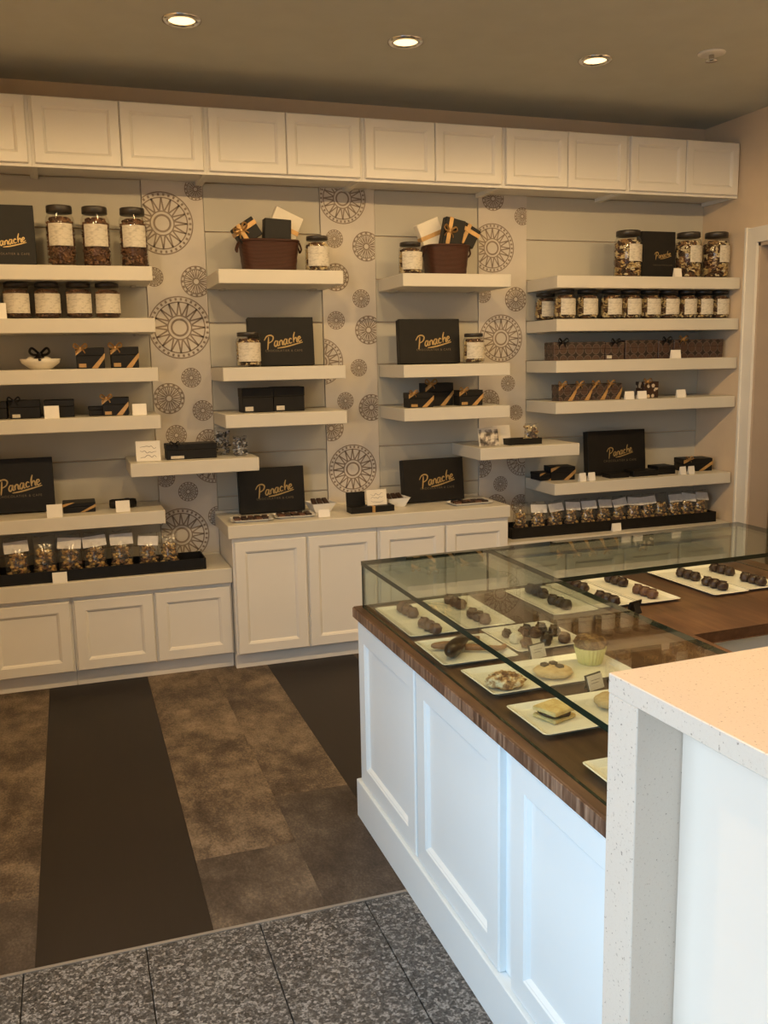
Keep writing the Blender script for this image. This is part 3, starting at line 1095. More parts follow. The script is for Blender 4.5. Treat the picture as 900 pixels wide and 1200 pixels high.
def jar(x, y, z, rad, ht, mix, label, group, big=False, var=0, rz=0):
    t = thing('nut_jar', label, 'jar', (x, y, z), R(rz), group)
    key = ('jar', rad, ht, mix, var)
    if key not in CACHE:
        rnd = random.Random(hash((rad, var)) & 255)
        body = finish(lathe([(rad * .88, .0), (rad, .012), (rad, ht * .74), (rad * .96, ht * .80), (rad * .84, ht * .86), (rad * .82, ht * .92)], 28), 'jar_body', True)
        body.materials.append(MATS['jar_glass'])
        lid = finish(lathe([(rad * .84, ht * .885), (rad * .88, ht * .89), (rad * .88, ht * .985), (rad * .85, ht), (.001, ht)], 28), 'jar_lid', True)
        lid.materials.append(MATS['jar_lid'])
        pts = []
        sz = .0088
        fill = ht * .80
        n = int(2 * PI * rad * fill / (sz * sz * 2.0))
        for i in range(n):
            a, zz = rnd.uniform(0, 2 * PI), rnd.uniform(.014, fill)
            rr = (rad if zz < ht * .74 else rad * .84) - .0125
            pts.append((rr * math.cos(a), rr * math.sin(a), zz))
        nuts = nut_cloud(pts, sz, var)
        nuts.materials.append(MATS[mix])
        core = finish(lathe([(rad * .74, .008), (rad * .74, ht * .74), (rad * .60, ht * .82)], 16), 'core', True)
        core.materials.append(MATS['nuts_brown'])
        z0, z1 = (ht * .34, ht * .70) if big else (ht * .16, ht * .70)
        bm = bmesh.new()
        n = 14
        half = .62 if big else .74
        A = [[], [], [], []]
        for k in range(n + 1):
            a = -PI / 2 + (k / n - .5) * 2 * half * (PI / 2) * .92
            for q, (rr, zz) in enumerate(((rad + .0008, z0), (rad + .0008, z1), (rad + .0016, z1), (rad + .0016, z0))):
                A[q].append(bm.verts.new((rr * math.cos(a), rr * math.sin(a), zz)))
        for k in range(n):
            for q in range(4):
                bm.faces.new((A[q][k], A[q][k + 1], A[(q + 1) % 4][k + 1], A[(q + 1) % 4][k]))
        lab = finish(bm, 'label')
        lab.materials.append(MATS['jar_label'])
        CACHE[key] = (body, lid, nuts, core, lab)
    body, lid, nuts, core, lab = CACHE[key]
    link('glass_body', body, None, t)
    link('lid', lid, None, t)
    c = link('nut_filling', core, None, t)
    link('nuts', nuts, None, c, kind='stuff')
    link('paper_label', lab, None, t)
    return t


def nut_bag(x, y, z, label, group, var, tagw=.10, tilt=0, rz=0, sc=1.0):
    t = thing('nut_bag', label, 'bag', (x, y, z), R(rz), group)
    t.scale = (sc, sc, sc)
    key = ('bag', var % 3)
    if key not in CACHE:
        rnd = random.Random(var)
        pts = []
        for i in range(90):
            a, u = rnd.uniform(0, 2 * PI), rnd.uniform(.1, 1)
            rr = .043 * math.sqrt(rnd.uniform(.2, 1)) * (1 - .45 * u)
            pts.append((rr * 1.0 * math.cos(a), rr * .9 * math.sin(a), .006 + u * .105))
        me = nut_cloud(pts, .0105, var)
        me.materials.append(MATS['nuts_bag'])
        # film: pinched pillow
        bm = bmesh.new()
        rings = []
        for zf, wx, wy in ((0, .032, .03), (.02, .0435, .045), (.07, .0435, .045), (.115, .040, .030), (.140, .040, .008), (.165, .042, .002)):
            rings.append([bm.verts.new((wx * math.cos(2 * PI * k / 16) * (1 + .06 * math.sin(5 * k + var)), wy * math.sin(2 * PI * k / 16), zf + .004 * math.sin(3 * k + var))) for k in range(16)])
        for a, b in zip(rings, rings[1:]):
            for k in range(16):
                bm.faces.new((a[k], a[(k + 1) % 16], b[(k + 1) % 16], b[k]))
        bm.faces.new(rings[0][::-1])
        bm.faces.new(rings[-1])
        film = finish(bm, 'film', True)
        film.materials.append(MATS['bag_film'])
        CACHE[key] = (me, film)
    me, film = CACHE[key]
    link('nuts', me, None, t, kind='stuff')
    link('film', film, None, t)
    if tagw:
        link('header_label', rbox(tagw * .9, .0015, .045, 0, 'film_label'), None, t, (0, -.026, .112), (R(-24), R(tilt), 0))
    return t


plain('film_label', (.66, .65, .64), .5, var=.12, scale=30)


def nut_tray(x0, x1, y0, y1, z, ht, label):
    t = thing('nut_tray', label, 'tray', ((x0 + x1) / 2, (y0 + y1) / 2, z), 0, 'long black nut trays')
    hw, hd = (x1 - x0) / 2, (y1 - y0) / 2
    mk('tray_base', [(-hw, hw, -hd, hd, 0, .008)], 'black_card', t, False)
    for nme, b in (('front_wall', (-hw, hw, -hd, -hd + .006, .008, ht)), ('rear_wall', (-hw, hw, hd - .006, hd, .008, ht)), ('end_wall', (-hw, -hw + .006, -hd + .006, hd - .006, .008, ht)), ('end_wall', (hw - .006, hw, -hd + .006, hd - .006, .008, ht))):
        boxat(nme, *b, 'black_card', t, bev=.001)
    return t


def plate(x0, x1, y0, y1, z, label, group, rim=.012, name='serving_plate', skew=0):
    t = thing(name, label, 'plate', ((x0 + x1) / 2, (y0 + y1) / 2, z), skew, group)
    hw, hd = (x1 - x0) / 2, (y1 - y0) / 2
    bm = bmesh.new()

    def loop(ix, zz):
        cr = .010
        out = []
        for sx, sy, a0 in ((1, 1, 0), (-1, 1, 90), (-1, -1, 180), (1, -1, 270)):
            for da in (0, 45, 90):
                a = R(a0 + da)
                out.append(bm.verts.new((sx * (hw - ix - cr) + cr * math.cos(a), sy * (hd - ix - cr) + cr * math.sin(a), zz)))
        return out
    L = [loop(.022, 0.0), loop(.020, .002), loop(.002, rim), loop(0, rim + .002), loop(.003, rim + .003), loop(.019, .006), loop(.024, .005)]
    for a, b in zip(L, L[1:]):
        for i in range(12):
            bm.faces.new((a[i], a[(i + 1) % 12], b[(i + 1) % 12], b[i]))
    bm.faces.new(L[0][::-1])
    link('dish', finish(bm, 'dish'), 'ceramic', t)
    bm = bmesh.new()
    q = .0235
    addbox(bm, -hw + q, hw - q, -hd + q, hd - q, .003, .0052)
    link('well', finish(bm, 'well'), 'ceramic', t)
    return t


def truffle(x, y, z, label, group, mat='choc_dark', r=.019, var=0, rz=0):
    t = thing('truffle', label, 'chocolate', (x, y, z), R(rz), group)
    key = ('truf', var % 4, round(r, 4), mat)
    if key not in CACHE:
        me = finish(blob(r, r, r * .95, .22, 2.4, var, 3), 'truffle', True)
        me.materials.append(MATS[mat])
        zz = [(math.cos(k * 2.2) * r * .55, math.sin(k * 1.7) * r * .5, r * 1.5 + .002 * math.sin(k)) for k in range(6)]
        dz = finish(tube(smooth_path(zz, 4), .0022, 5), 'drizzle', True)
        dz.materials.append(MATS[mat])
        CACHE[key] = (me, dz)
    link('body', CACHE[key][0], None, t)
    link('drizzle', CACHE[key][1], None, t)
    return t


# ---------------------------------------------------------------- shelf goods: brown jar side
EPS = .0006
z = Z1 + .015 + EPS
logo_box(-.25, 4.74, z, .30, .275, 'black gold-lettered box beside the largest brown jars', lean=3, logo=.5, lx=.12, lz=.42)
for i, (x, s) in enumerate(((.015, 'closest to the black box'), (.172, 'in the middle of the three'), (.344, 'at the shelf end by the printed panel'))):
    jar(x, 4.69, z, .066, .278, 'nuts_brown', 'large brown-filled jar with cream label, ' + s, 'large brown jars', True, i)
z = Z2 + .01 + EPS
for i, x in enumerate((.205, .075, -.064, -.199, -.332)):
    jar(x, 4.67, z, .062, .165, 'nuts_brown', 'squat brown-filled jar, %s from the printed panel end of its shelf' % ORD[i], 'squat brown jars', False, i)
tent(-.268, 4.585, z, 'cream price card leaning before the squat brown jars', .05, .07)
z = Z3 + .008 + EPS
t = thing('ribboned_dish', 'round cream dish tied with a black ribbon bow', 'dish', (-.118, 4.70, z))
link('dish', finish(lathe([(.045, 0), (.085, .03), (.092, .05), (.086, .05), (.06, .012), (.001, .010)], 28, False), 'dish', True), 'cream_card', t)
for i in range(7):
    a = i * .9
    link('sweet', finish(blob(.021, .021, .018, .15, 2, i, 2), 'sweet', True), 'choc_dark' if i % 2 else 'cream_card', t, (.045 * math.cos(a) if i else 0, .045 * math.sin(a) if i else 0, .03))
bm = bmesh.new()
ribbon_strip(bm, [(p.x, p.y) for p in smooth_path([(-.01, 0, 0), (-.008, .05, 0), (0, .072, 0)], 4)], .018, -.092)
link('ribbon', finish(tube(smooth_path([(0, -.094, .045), (0, -.05, .068), (0, 0, .072), (0, .05, .068), (0, .094, .045)], 5), .007, 8), 'ribbon', True), 'black_ribbon', t)
link('bow', bow_mesh(.07, 'black_ribbon'), None, t, (0, -.02, .07))
carton(.108, 4.65, z, .128, .10, .098, 'ribboned_box', 'small black box with gold corner ribbon, nearer the ribboned dish', 'gold-ribboned black boxes')
carton(.267, 4.65, z, .128, .10, .100, 'ribboned_box', 'small black box with gold corner ribbon, beside the shelf end and above the sign', 'gold-ribboned black boxes')
z = Z4 + .01 + EPS
carton(-.346, 4.65, z, .13, .12, .082, 'black_box', 'low plain black box past the one with a black bow', 'low black boxes', style='', bow=None, tab=False)
carton(-.202, 4.65, z, .134, .12, .085, 'black_box', 'low black box with black bow and grey tab', 'low black boxes', style='', bow='left', rib='black_ribbon', tab='light')
carton(-.048, 4.65, z, .132, .12, .082, 'black_box', 'low plain black box behind a white price card', 'low black boxes', style='', bow=None, tab=False)
carton(.122, 4.66, z, .075, .09, .045, 'black_box', 'flat little black box beside the gold-ribboned one', 'low black boxes', style='', bow=None, tab=False)
carton(.212, 4.63, z, .118, .10, .086, 'ribboned_box', 'black box with gold ribbon and bow beside a white card', 'gold-ribboned black boxes', rz=-6)
tent(-.083, 4.585, z, 'white price card before the plain low black box', .066, .058)
tent(.316, 4.60, z, 'white price card beside the gold-bowed box, at the shelf end', .066, .054)
z = Z5 + EPS
logo_box(-.276, 4.80, z, .344, .262, 'black gold-lettered box above the nut tray, next to the ribboned flat box', lean=6, lx=.05)
tent(-.104, 4.575, z, 'white price card standing before the black gold-lettered box', .07, .06)
carton(.008, 4.66, z, .15, .13, .048, 'ribboned_box', 'flat black box with gold ribbon behind a white card', 'gold-ribboned black boxes', bow=None, tab=False)
t = thing('ribboned_roll', 'dark wrapped roll lying behind a white card', 'roll', (.216, 4.72, z))
rl = finish(lathe([(.004, -.066), (.02, -.064), (.0235, -.05), (.0235, .05), (.02, .064), (.004, .066)], 18), 'roll', True)
link('wrapper', rl, 'black_card', t, (0, 0, .0237), (0, PI / 2, 0))
link('band', finish(lathe([(.0242, -.012), (.0246, -.01), (.0246, .01), (.0242, .012)], 18), 'band', True), 'black_ribbon', t, (.02, 0, .0247), (0, PI / 2, 0))
tent(.209, 4.60, z, 'white price card before the dark roll', .066, .054)

nut_tray(-.80, .59, 4.548, 4.74, ZG + EPS, .055, 'long black tray of nut bags on the ledge by the brown jars')
GB = 'clear nut bags in the tray by the brown jars'
for i, x in enumerate((.420, .320, .190, .067, -.050, -.168, -.290, -.428)):
    nut_bag(x, 4.64, ZG + EPS + .009, 'clear bag of nuts, %s from the tray end by the tall cabinets' % ORD[i], GB, i, .10 if i in (1, 2, 3, 4, 6, 7) else 0, (-3, 4, 0, -5, 3, 0, -4, 3)[i], (4, -8, 6, 0, -5, 8, 3, -4)[i], 1.22 if i > 1 else 1.08)
tent(-.103, 4.533, ZG + EPS, 'white price card before the nut tray by the brown jars', .066, .05)

# low shelf with the sign
z = Z6 + .01 + EPS
t = thing('sign_block', 'white block sign with grey handwriting, beside the long black box', 'sign', (.345, 4.60, z), R(-6))
boxat('block', -.058, .058, -.014, .014, 0, .098, 'white_card', t)
scr = []
rs = random.Random(5)
for k in range(3):
    scr.append([(-.038 + .011 * j, .068 - .022 * k + rs.uniform(-.007, .007)) for j in range(8)])
plain('grey_ink', (.25, .24, .23), .6)
link('handwriting', strokes(scr, .0022), 'grey_ink', t, (0, -.0148, 0))
carton(.555, 4.60, z, .245, .11, .075, 'black_box', 'long black box with black bow and grey tab, beside the white sign', 'low black boxes', style='', bow='left', rib='black_ribbon', tab='light')


def sweet_bag(x, y, z, wd, ht, label, rz=0, mix='candy_silver', seed=3):
    t = thing('sweet_bag', label, 'bag', (x, y, z), R(rz), 'clear bags of wrapped sweets')
    rnd = random.Random(seed)
    pts = [(rnd.uniform(-.42, .42) * wd, rnd.uniform(-.2, .2) * wd, .008 + rnd.random() ** 1.3 * ht * .8) for k in range(70)]
    me = nut_cloud(pts, .011, seed)
    link('sweets', me, mix, t, kind='stuff')
    bm = bmesh.new()
    rings = []
    for zf, a, b in ((0, .40, .22), (.12, .5, .30), (.55, .5, .28), (.85, .46, .12), (1.0, .5, .02)):
        rings.append([bm.verts.new((a * wd * math.cos(2 * PI * k / 14), b * wd * math.sin(2 * PI * k / 14), zf * ht + .003 * math.sin(4 * k))) for k in range(14)])
    for a, b in zip(rings, rings[1:]):
        for k in range(14):
            bm.faces.new((a[k], a[(k + 1) % 14], b[(k + 1) % 14], b[k]))
    bm.faces.new(rings[0][::-1])
    bm.faces.new(rings[-1])
    link('film', finish(bm, 'film', True), 'bag_film_clear', t)
    return t


sweet_bag(.725, 4.72, z, .082, .14, 'clear bag of dark sweets behind the long black box', 8)
sweet_bag(.800, 4.63, z, .070, .10, 'smaller clear bag of silvery sweets at the shelf end', -10, seed=8)

# ---------------------------------------------------------------- middle shelves
def basket(x, y, z, wt, wb, dt, ht, label):
    t = thing('gift_basket', label, 'basket', (x, y, z), 0, 'brown woven gift baskets')
    bm = bmesh.new()
    n = 32

    def ring(fx, fy, zz):
        out = []
        for k in range(n):
            a = 2 * PI * k / n
            c, s = math.cos(a), math.sin(a)
            q = .6
            out.append(bm.verts.new((fx / 2 * math.copysign(abs(c) ** q, c), fy / 2 * math.copysign(abs(s) ** q, s), zz)))
        return out
    rings = [ring(wb, dt * .85, 0)]
    for i in range(1, 9):
        f = i / 8
        rings.append(ring(wb + (wt - wb) * f + (.003 if i % 2 else 0), dt * (.85 + .15 * f) + (.003 if i % 2 else 0), ht * f))
    rings.append(ring(wt - .016, dt - .016, ht))
    rings.append(ring(wb - .01, dt * .8, .012))
    for a, b in zip(rings, rings[1:]):
        for k in range(n):
            bm.faces.new((a[k], a[(k + 1) % n], b[(k + 1) % n], b[k]))
    bm.faces.new(rings[0][::-1])
    bm.faces.new(rings[-1])
    link('woven_body', finish(bm, 'woven', True), 'wicker', t)
    pts = [(wt / 2 * math.copysign(abs(math.cos(a)) ** .6, math.cos(a)), dt / 2 * math.copysign(abs(math.sin(a)) ** .6, math.sin(a)), ht) for a in [2 * PI * k / 40 + .001 for k in range(41)]]
    link('rim', finish(tube(pts, .006, 6), 'rim', True), 'wicker', t)
    for s in (-1, 1):
        hp = [(s * (wt / 2 + .002), -.03, ht - .005), (s * (wt / 2 + .014), -.025, ht - .035), (s * (wt / 2 + .012), 0, ht - .05), (s * (wt / 2 + .014), .025, ht - .035), (s * (wt / 2 + .002), .03, ht - .005)]
        link('handle', finish(tube(smooth_path(hp, 4), .005, 6), 'handle', True), 'wicker', t)
    return t


def tilted_gift(x, y, z, wd, dp, ht, wrap, rib, label, rx=0, ry=0, rz=0, bands=('v',), bow=True):
    t = thing('tilted_gift', label, 'gift', (x, y, z), 0, 'gifts tucked in the baskets')
    t.rotation_euler = (R(rx), R(ry), R(rz))
    boxat('carton', -wd / 2, wd / 2, -dp / 2, dp / 2, 0, ht, wrap, t, bev=.003)
    e = .002
    if 'v' in bands:
        boxat('ribbon', -wd * .22 - .011, -wd * .22 + .011, -dp / 2 - e, dp / 2 + e, -e, ht + e, rib, t, bev=.0005)
    if 'h' in bands:
        boxat('ribbon', -wd / 2 - e * 1.5, wd / 2 + e * 1.5, -dp / 2 - e * 1.5, dp / 2 + e * 1.5, ht * .70 - .011, ht * .70 + .011, rib, t, bev=.0005)
    if bow:
        link('bow', bow_mesh(.06, rib), None, t, (-wd * .22, -dp / 2 - .002, ht * .70))
    return t


z = Z1 + .003 + EPS
basket(1.000, 4.70, z, .296, .262, .19, .152, 'wider brown woven basket of gifts beside a jar on its right')
jar(1.238, 4.65, z, .062, .178, 'nuts_mixed', 'nut jar with cream label standing right of the wider basket', 'labelled nut jars beside gifts', False, 2)
tilted_gift(.915, 4.685, z + .152, .115, .08, .10, 'black_card', 'gold_ribbon', 'black gold-ribboned gift tipped at the end of the wider basket', ry=-33, bands=('v', 'h'))
tilted_gift(1.025, 4.655, z + .02, .135, .06, .235, 'black_card', 'gold_ribbon', 'upright dark gift in the middle of the wider basket', ry=3, bands=(), bow=False)
tilted_gift(1.01, 4.745, z + .05, .150, .05, .275, 'cream_card', 'gold_ribbon', 'cream gold-ribboned gift tilted in the wider basket', ry=24, bands=('h',), bow=False)
z = Z1 - .005 + EPS
basket(1.960, 4.70, z, .240, .205, .19, .155, 'narrower brown woven basket of gifts beside a jar on its left')
jar(1.738, 4.645, z, .062, .166, 'nuts_mixed', 'nut jar with cream label standing left of the narrower basket', 'labelled nut jars beside gifts', False, 3)
tilted_gift(1.965, 4.75, z + .045, .13, .05, .265, 'cream_card', 'gold_ribbon', 'cream gold-ribboned gift tilted in the narrower basket', ry=-22, bands=('h',), bow=False)
tilted_gift(1.955, 4.675, z + .065, .115, .05, .235, 'black_card', 'gold_ribbon', 'tall black gift with gold ribbon tipped in the narrower basket', ry=12, bands=('v',), bow=True)
tilted_gift(2.065, 4.70, z + .168, .10, .05, .105, 'black_card', 'gold_ribbon', 'smaller black gift with gold ribbon on the end of the narrower basket', ry=28, bands=('v', 'h'), bow=False)
z = Z3 + EPS
logo_box(1.047, 4.74, z, .336, .242, 'black gold-lettered box standing behind a nut jar', lean=4, lx=.03)
jar(.862, 4.625, z, .062, .170, 'nuts_mixed', 'nut jar standing in front of a black gold-lettered box', 'labelled nut jars beside gifts', False, 4)
z = Z3 - .005 + EPS
logo_box(1.862, 4.74, z, .346, .235, 'black gold-lettered box standing left of a nut jar', lean=4, lx=.06)
jar(2.098, 4.645, z, .058, .160, 'nuts_mixed', 'nut jar standing right of a black gold-lettered box, before the printed wheel', 'labelled nut jars beside gifts', False, 5)
z = Z4 + EPS
carton(.903, 4.64, z, .158, .12, .122, 'black_box', 'plain square black box with grey tab, nearer the brown jar side', 'pair of square black boxes', style='', bow=None, tab='light')
carton(1.064, 4.64, z, .160, .12, .124, 'black_box', 'plain square black box with grey tab, nearer the middle printed panel', 'pair of square black boxes', style='', bow=None, tab='light')
z = Z4 - .003 + EPS
carton(1.765, 4.58, z, .136, .09, .078, 'ribboned_box', 'low gold-ribboned black box in front of a taller one', 'gold-ribboned black boxes')
carton(1.915, 4.69, z, .160, .10, .124, 'ribboned_box', 'taller gold-ribboned black box behind the low one', 'gold-ribboned black boxes', tab=False)
carton(2.068, 4.61, z, .136, .09, .083, 'ribboned_box', 'gold-ribboned black box standing apart, beside the printed panel', 'gold-ribboned black boxes')

# ---------------------------------------------------------------- worktop goods
z = ZW + EPS
logo_box(.987, 4.83, z, .348, .238, 'black gold-lettered box on the worktop behind two chocolate trays', lean=5, lx=.04)
logo_box(1.905, 4.81, z, .366, .238, 'black gold-lettered box on the worktop between a bowl and a plate', lean=6, rz=3, lx=.05)


def bark_plate(x, y, wd, dp, label, seed, rz=0, group='white plates of broken chocolate'):
    plate(x - wd / 2, x + wd / 2, y - dp / 2, y + dp / 2, z, label, group, .010, 'chocolate_plate', R(rz))
    rnd = random.Random(seed)
    t = thing('chocolate_pieces', 'broken dark chocolate pieces on the ' + label, 'chocolate', (x, y, z + .0062), R(rz))
    k = 0
    for i in range(5):
        for j in range(2):
            sx, sy = wd * .14, dp * .26
            link('piece', rbox(round(sx, 3), round(sy, 3), .012, .002, 'choc_dark' if (i + j) % 3 else 'choc_milk'), None, t, ((i - 2) * wd * .165, (j - .5) * dp * .36, 0 + .0002), (0, 0, rnd.uniform(-.25, .25)))
    return t


bark_plate(.835, 4.60, .215, .14, 'white plate at the worktop end beside the low cabinets', 1, -3)
bark_plate(1.065, 4.625, .215, .14, 'white plate on the worktop beside the small square bowl', 2, -3)
bark_plate(2.06, 4.62, .245, .13, 'white plate at the worktop end before the printed panel', 3, 2)


def bowl(x, y, wd, ht, label, rz=0):
    t = thing('square_bowl', label, 'bowl', (x, y, z), R(rz), 'small white square bowls')
    bm = bmesh.new()

    def lp(h, zz):
        return [bm.verts.new((sx * h, sy * h, zz)) for sx, sy in ((-1, -1), (1, -1), (1, 1), (-1, 1))]
    L = [lp(wd * .3, 0), lp(wd * .32, .004), lp(wd * .48, ht), lp(wd * .5, ht + .002), lp(wd * .47, ht + .002), lp(wd * .30, .010)]
    for a, b in zip(L, L[1:]):
        for i in range(4):
            bm.faces.new((a[i], a[(i + 1) % 4], b[(i + 1) % 4], b[i]))
    bm.faces.new(L[0][::-1])
    bm.faces.new(L[-1])
    link('bowl', finish(bm, 'bowl'), 'ceramic', t)
    c = thing('chocolate_bars', 'dark chocolate bars heaped in the ' + label, 'chocolate', (x, y, z + .0105), R(rz))
    for i in range(3):
        link('bar', rbox(.026, .085, .013, .002, 'choc_dark'), None, c, (-.034 + .034 * i, 0, .028), (R(28), 0, R(-6 + 6 * i)))
        link('bar', rbox(.024, .07, .012, .002, 'choc_dark'), None, c, (-.024 + .024 * i, 0, .002 + .002), (0, 0, R(8 * i)))


bowl(1.232, 4.72, .135, .05, 'small white square bowl beside the chocolate trays', 5)
bowl(1.655, 4.72, .135, .05, 'small white square bowl touching the black lettered box', 5)
tent(1.205, 4.545, z, 'white price card on the worktop before the small bowl', .06, .038)
t = thing('open_gift_box', 'open shallow black box with raised lid and gold ribbon', 'box', (1.478, 4.60, z), R(2))
boxat('tray', -.122, .122, -.035, .045, 0, .032, 'black_card', t)
link('raised_lid', rbox(.105, .008, .10, .001, 'black_card'), None, t, (-.066, .05, .003), (R(-6), 0, 0))
boxat('ribbon', -.004, .012, -.037, .047, 0, .034, 'gold_ribbon', t, bev=0)
t = thing('script_card', 'cream card with handwriting propped on the open black box', 'card', (1.512, 4.592, z + .034), R(2))
link('card', rbox(.112, .003, .082, .0005, 'cream_card'), None, t, (0, 0, 0), (R(-12), 0, 0))
scr = []
for k in range(3):
    scr.append([(-.034 + .010 * j, .058 - .019 * k + rs.uniform(-.006, .006)) for j in range(8)])
link('handwriting', strokes(scr, .0018), 'grey_ink', t, (0, -.0022, 0), (R(-12), 0, 0))

# low shelf by the printed panel
z = Z6 - .005 + EPS


def prop_card(x, y, wd, ht, mat, label, lean=14, rz=0):
    t = thing('propped_card', label, 'card', (x, y, z), R(rz), 'propped picture cards')
    link('card', rbox(wd, .003, ht, .0005, mat), None, t, (0, 0, 0), (R(-lean), 0, 0))
    link('backing', rbox(wd + .010, .003, ht + .008, .0005, 'cream_card'), None, t, (0, .0045, 0), (R(-lean), 0, 0))
    link('easel_foot', rbox(.03, .002, ht * .8, 0, 'cream_card'), None, t, (0, .055, 0), (R(18), 0, 0))


prop_card(2.185, 4.62, .118, .092, 'photo_print', 'propped photo card in black and cream', rz=4)
prop_card(2.285, 4.66, .10, .10, 'cream_card', 'plain cream card propped behind the small black tray', rz=3)
t = thing('black_tray', 'small shallow black tray in front of a clear bag', 'tray', (2.39, 4.62, z), R(2))
mk('base', [(-.102, .102, -.03, .05, 0, .006)], 'black_card', t, False)
for b in ((-.102, .102, -.03, -.025, .006, .034), (-.102, .102, .045, .05, .006, .034), (-.102, -.097, -.025, .045, .006, .034), (.097, .102, -.025, .045, .006, .034)):
    boxat('side_wall', *b, 'black_card', t, bev=.0005)
sweet_bag(2.445, 4.632, z + .007, .085, .105, 'clear bag of mixed nuts standing in the small black tray', 0, 'nuts_mixed', 11)

# ---------------------------------------------------------------- shelves by the doorway wall
z = Z1 - .003 + EPS
jar(3.085, 4.69, z, .078, .262, 'nuts_mixed', 'large mixed-nut jar on the side of the black box away from the doorway', 'large mixed-nut jars', True, 6, 24)
jar(3.495, 4.69, z, .076, .262, 'nuts_mixed', 'large mixed-nut jar between the black box and another jar', 'large mixed-nut jars', True, 7, 24)
jar(3.675, 4.67, z, .076, .264, 'nuts_mixed', 'large mixed-nut jar against the doorway wall', 'large mixed-nut jars', True, 8, 30)
logo_box(3.292, 4.74, z, .225, .262, 'narrow black gold-lettered box between large nut jars', lean=2, logo=.5, lx=.12, lz=.5)
tent(3.352, 4.59, z, 'white price card before the narrow black box', .055, .05, 8)
z = Z2 - .003 + EPS
for i, x in enumerate((3.708, 3.5935, 3.479, 3.352, 3.225, 3.095, 2.965, 2.808, 2.665)):
    jar(x, 4.665, z, .0565 if i < 3 else .061, .163, 'nuts_mixed', 'small mixed-nut jar, %s from the doorway wall in the row of ten' % ORD[i], 'row of ten small nut jars', False, i % 4 + 10, 14)
jar(2.635, 4.83, z, .061, .155, 'nuts_mixed', 'small mixed-nut jar standing behind the end of the row of ten', 'row of ten small nut jars', False, 10, 14)
z = Z3 + EPS
GX = 'brown disc-patterned boxes'
carton(2.745, 4.63, z, .325, .11, .102, 'patterned_box', 'widest disc-patterned box with a black bow, at the end away from the doorway', GX, wrap='disc_wrap', rib='black_ribbon', style='', bow='left', tab=False)
carton(2.980, 4.64, z, .125, .10, .098, 'patterned_box', 'small disc-patterned box with black bow, next to the widest one', GX, wrap='disc_wrap', rib='black_ribbon', style='', bow='mid', tab='light')
carton(3.160, 4.64, z, .215, .10, .108, 'patterned_box', 'tall disc-patterned box in the middle of its row', GX, wrap='disc_wrap', rib='black_ribbon', style='', bow=None, tab=False)
carton(3.325, 4.64, z, .10, .10, .104, 'patterned_box', 'narrow disc-patterned box with black bow behind a white card', GX, wrap='disc_wrap', rib='black_ribbon', style='', bow='mid', tab=False)
carton(3.555, 4.64, z, .345, .10, .108, 'patterned_box', 'disc-patterned box with gold bow by the doorway wall', GX, wrap='disc_wrap', rib='gold_ribbon', style='', bow='left', tab=False)
tent(3.357, 4.59, z, 'white price card before the disc-patterned boxes', .066, .048)
z = Z4 + EPS
for i, (x, wd) in enumerate(((2.985, .092), (2.888, .096), (2.784, .098), (2.677, .108))):
    carton(x, 4.64, z, wd, .085, .093, 'ribboned_box', 'small brown box with gold bow, %s from the two white cards' % ORD[i], 'row of four gold-bowed boxes', wrap='disc_wrap', tab=False)
tent(3.058, 4.60, z, 'white price card next to the four gold-bowed boxes', .06, .045)
tent(3.142, 4.60, z, 'white price card next to the cream-spotted box', .06, .045)
carton(3.240, 4.65, z, .098, .085, .095, 'spotted_box', 'small dark box with cream spots between white cards', None, wrap='spot_wrap', style='', bow='left', tab=False)
tent(3.410, 4.60, z, 'white price card standing alone towards the doorway', .062, .045)
z = Z5 - .003 + EPS
logo_box(3.085, 4.80, z, .392, .262, 'black gold-lettered box above the nut tray by the doorway', lean=5, logo=.45, lx=.05)
carton(2.590, 4.70, z, .098, .12, .045, 'ribboned_box', 'flat dark box at the shelf end beside a taller ribboned box', 'gold-ribboned black boxes', bow=None, tab=False)
carton(2.688, 4.68, z, .145, .12, .078, 'ribboned_box', 'black box with gold ribbon beside two small white cards', 'gold-ribboned black boxes', tab=False, bow=None, rz=-8)
tent(2.752, 4.59, z, 'white price card of a pair, next to the gold-ribboned box', .046, .048, 8)
tent(2.812, 4.59, z, 'white price card of a pair, next to the black lettered box', .046, .048, 8)
carton(3.02, 4.62, z, .13, .09, .024, 'black_box', 'flat black box lying before the black lettered box', 'low black boxes', style='', bow=None, tab=False)
carton(3.20, 4.62, z, .17, .10, .034, 'black_box', 'flat black box at the corner of the black lettered box', 'low black boxes', style='', bow=None, tab=False)
carton(3.36, 4.64, z, .12, .11, .050, 'black_box', 'flat black box behind two white cards', 'low black boxes', style='', bow=None, tab=False)
tent(3.430, 4.585, z, 'white price card of a pair, before the flat black box', .046, .048, 8)
tent(3.490, 4.585, z, 'white price card of a pair, before the gold-bowed box by the wall', .046, .048, 8)
carton(3.620, 4.68, z, .19, .12, .078, 'ribboned_box', 'black gold-bowed box next to the doorway wall', 'gold-ribboned black boxes', tab=False, rz=-7)

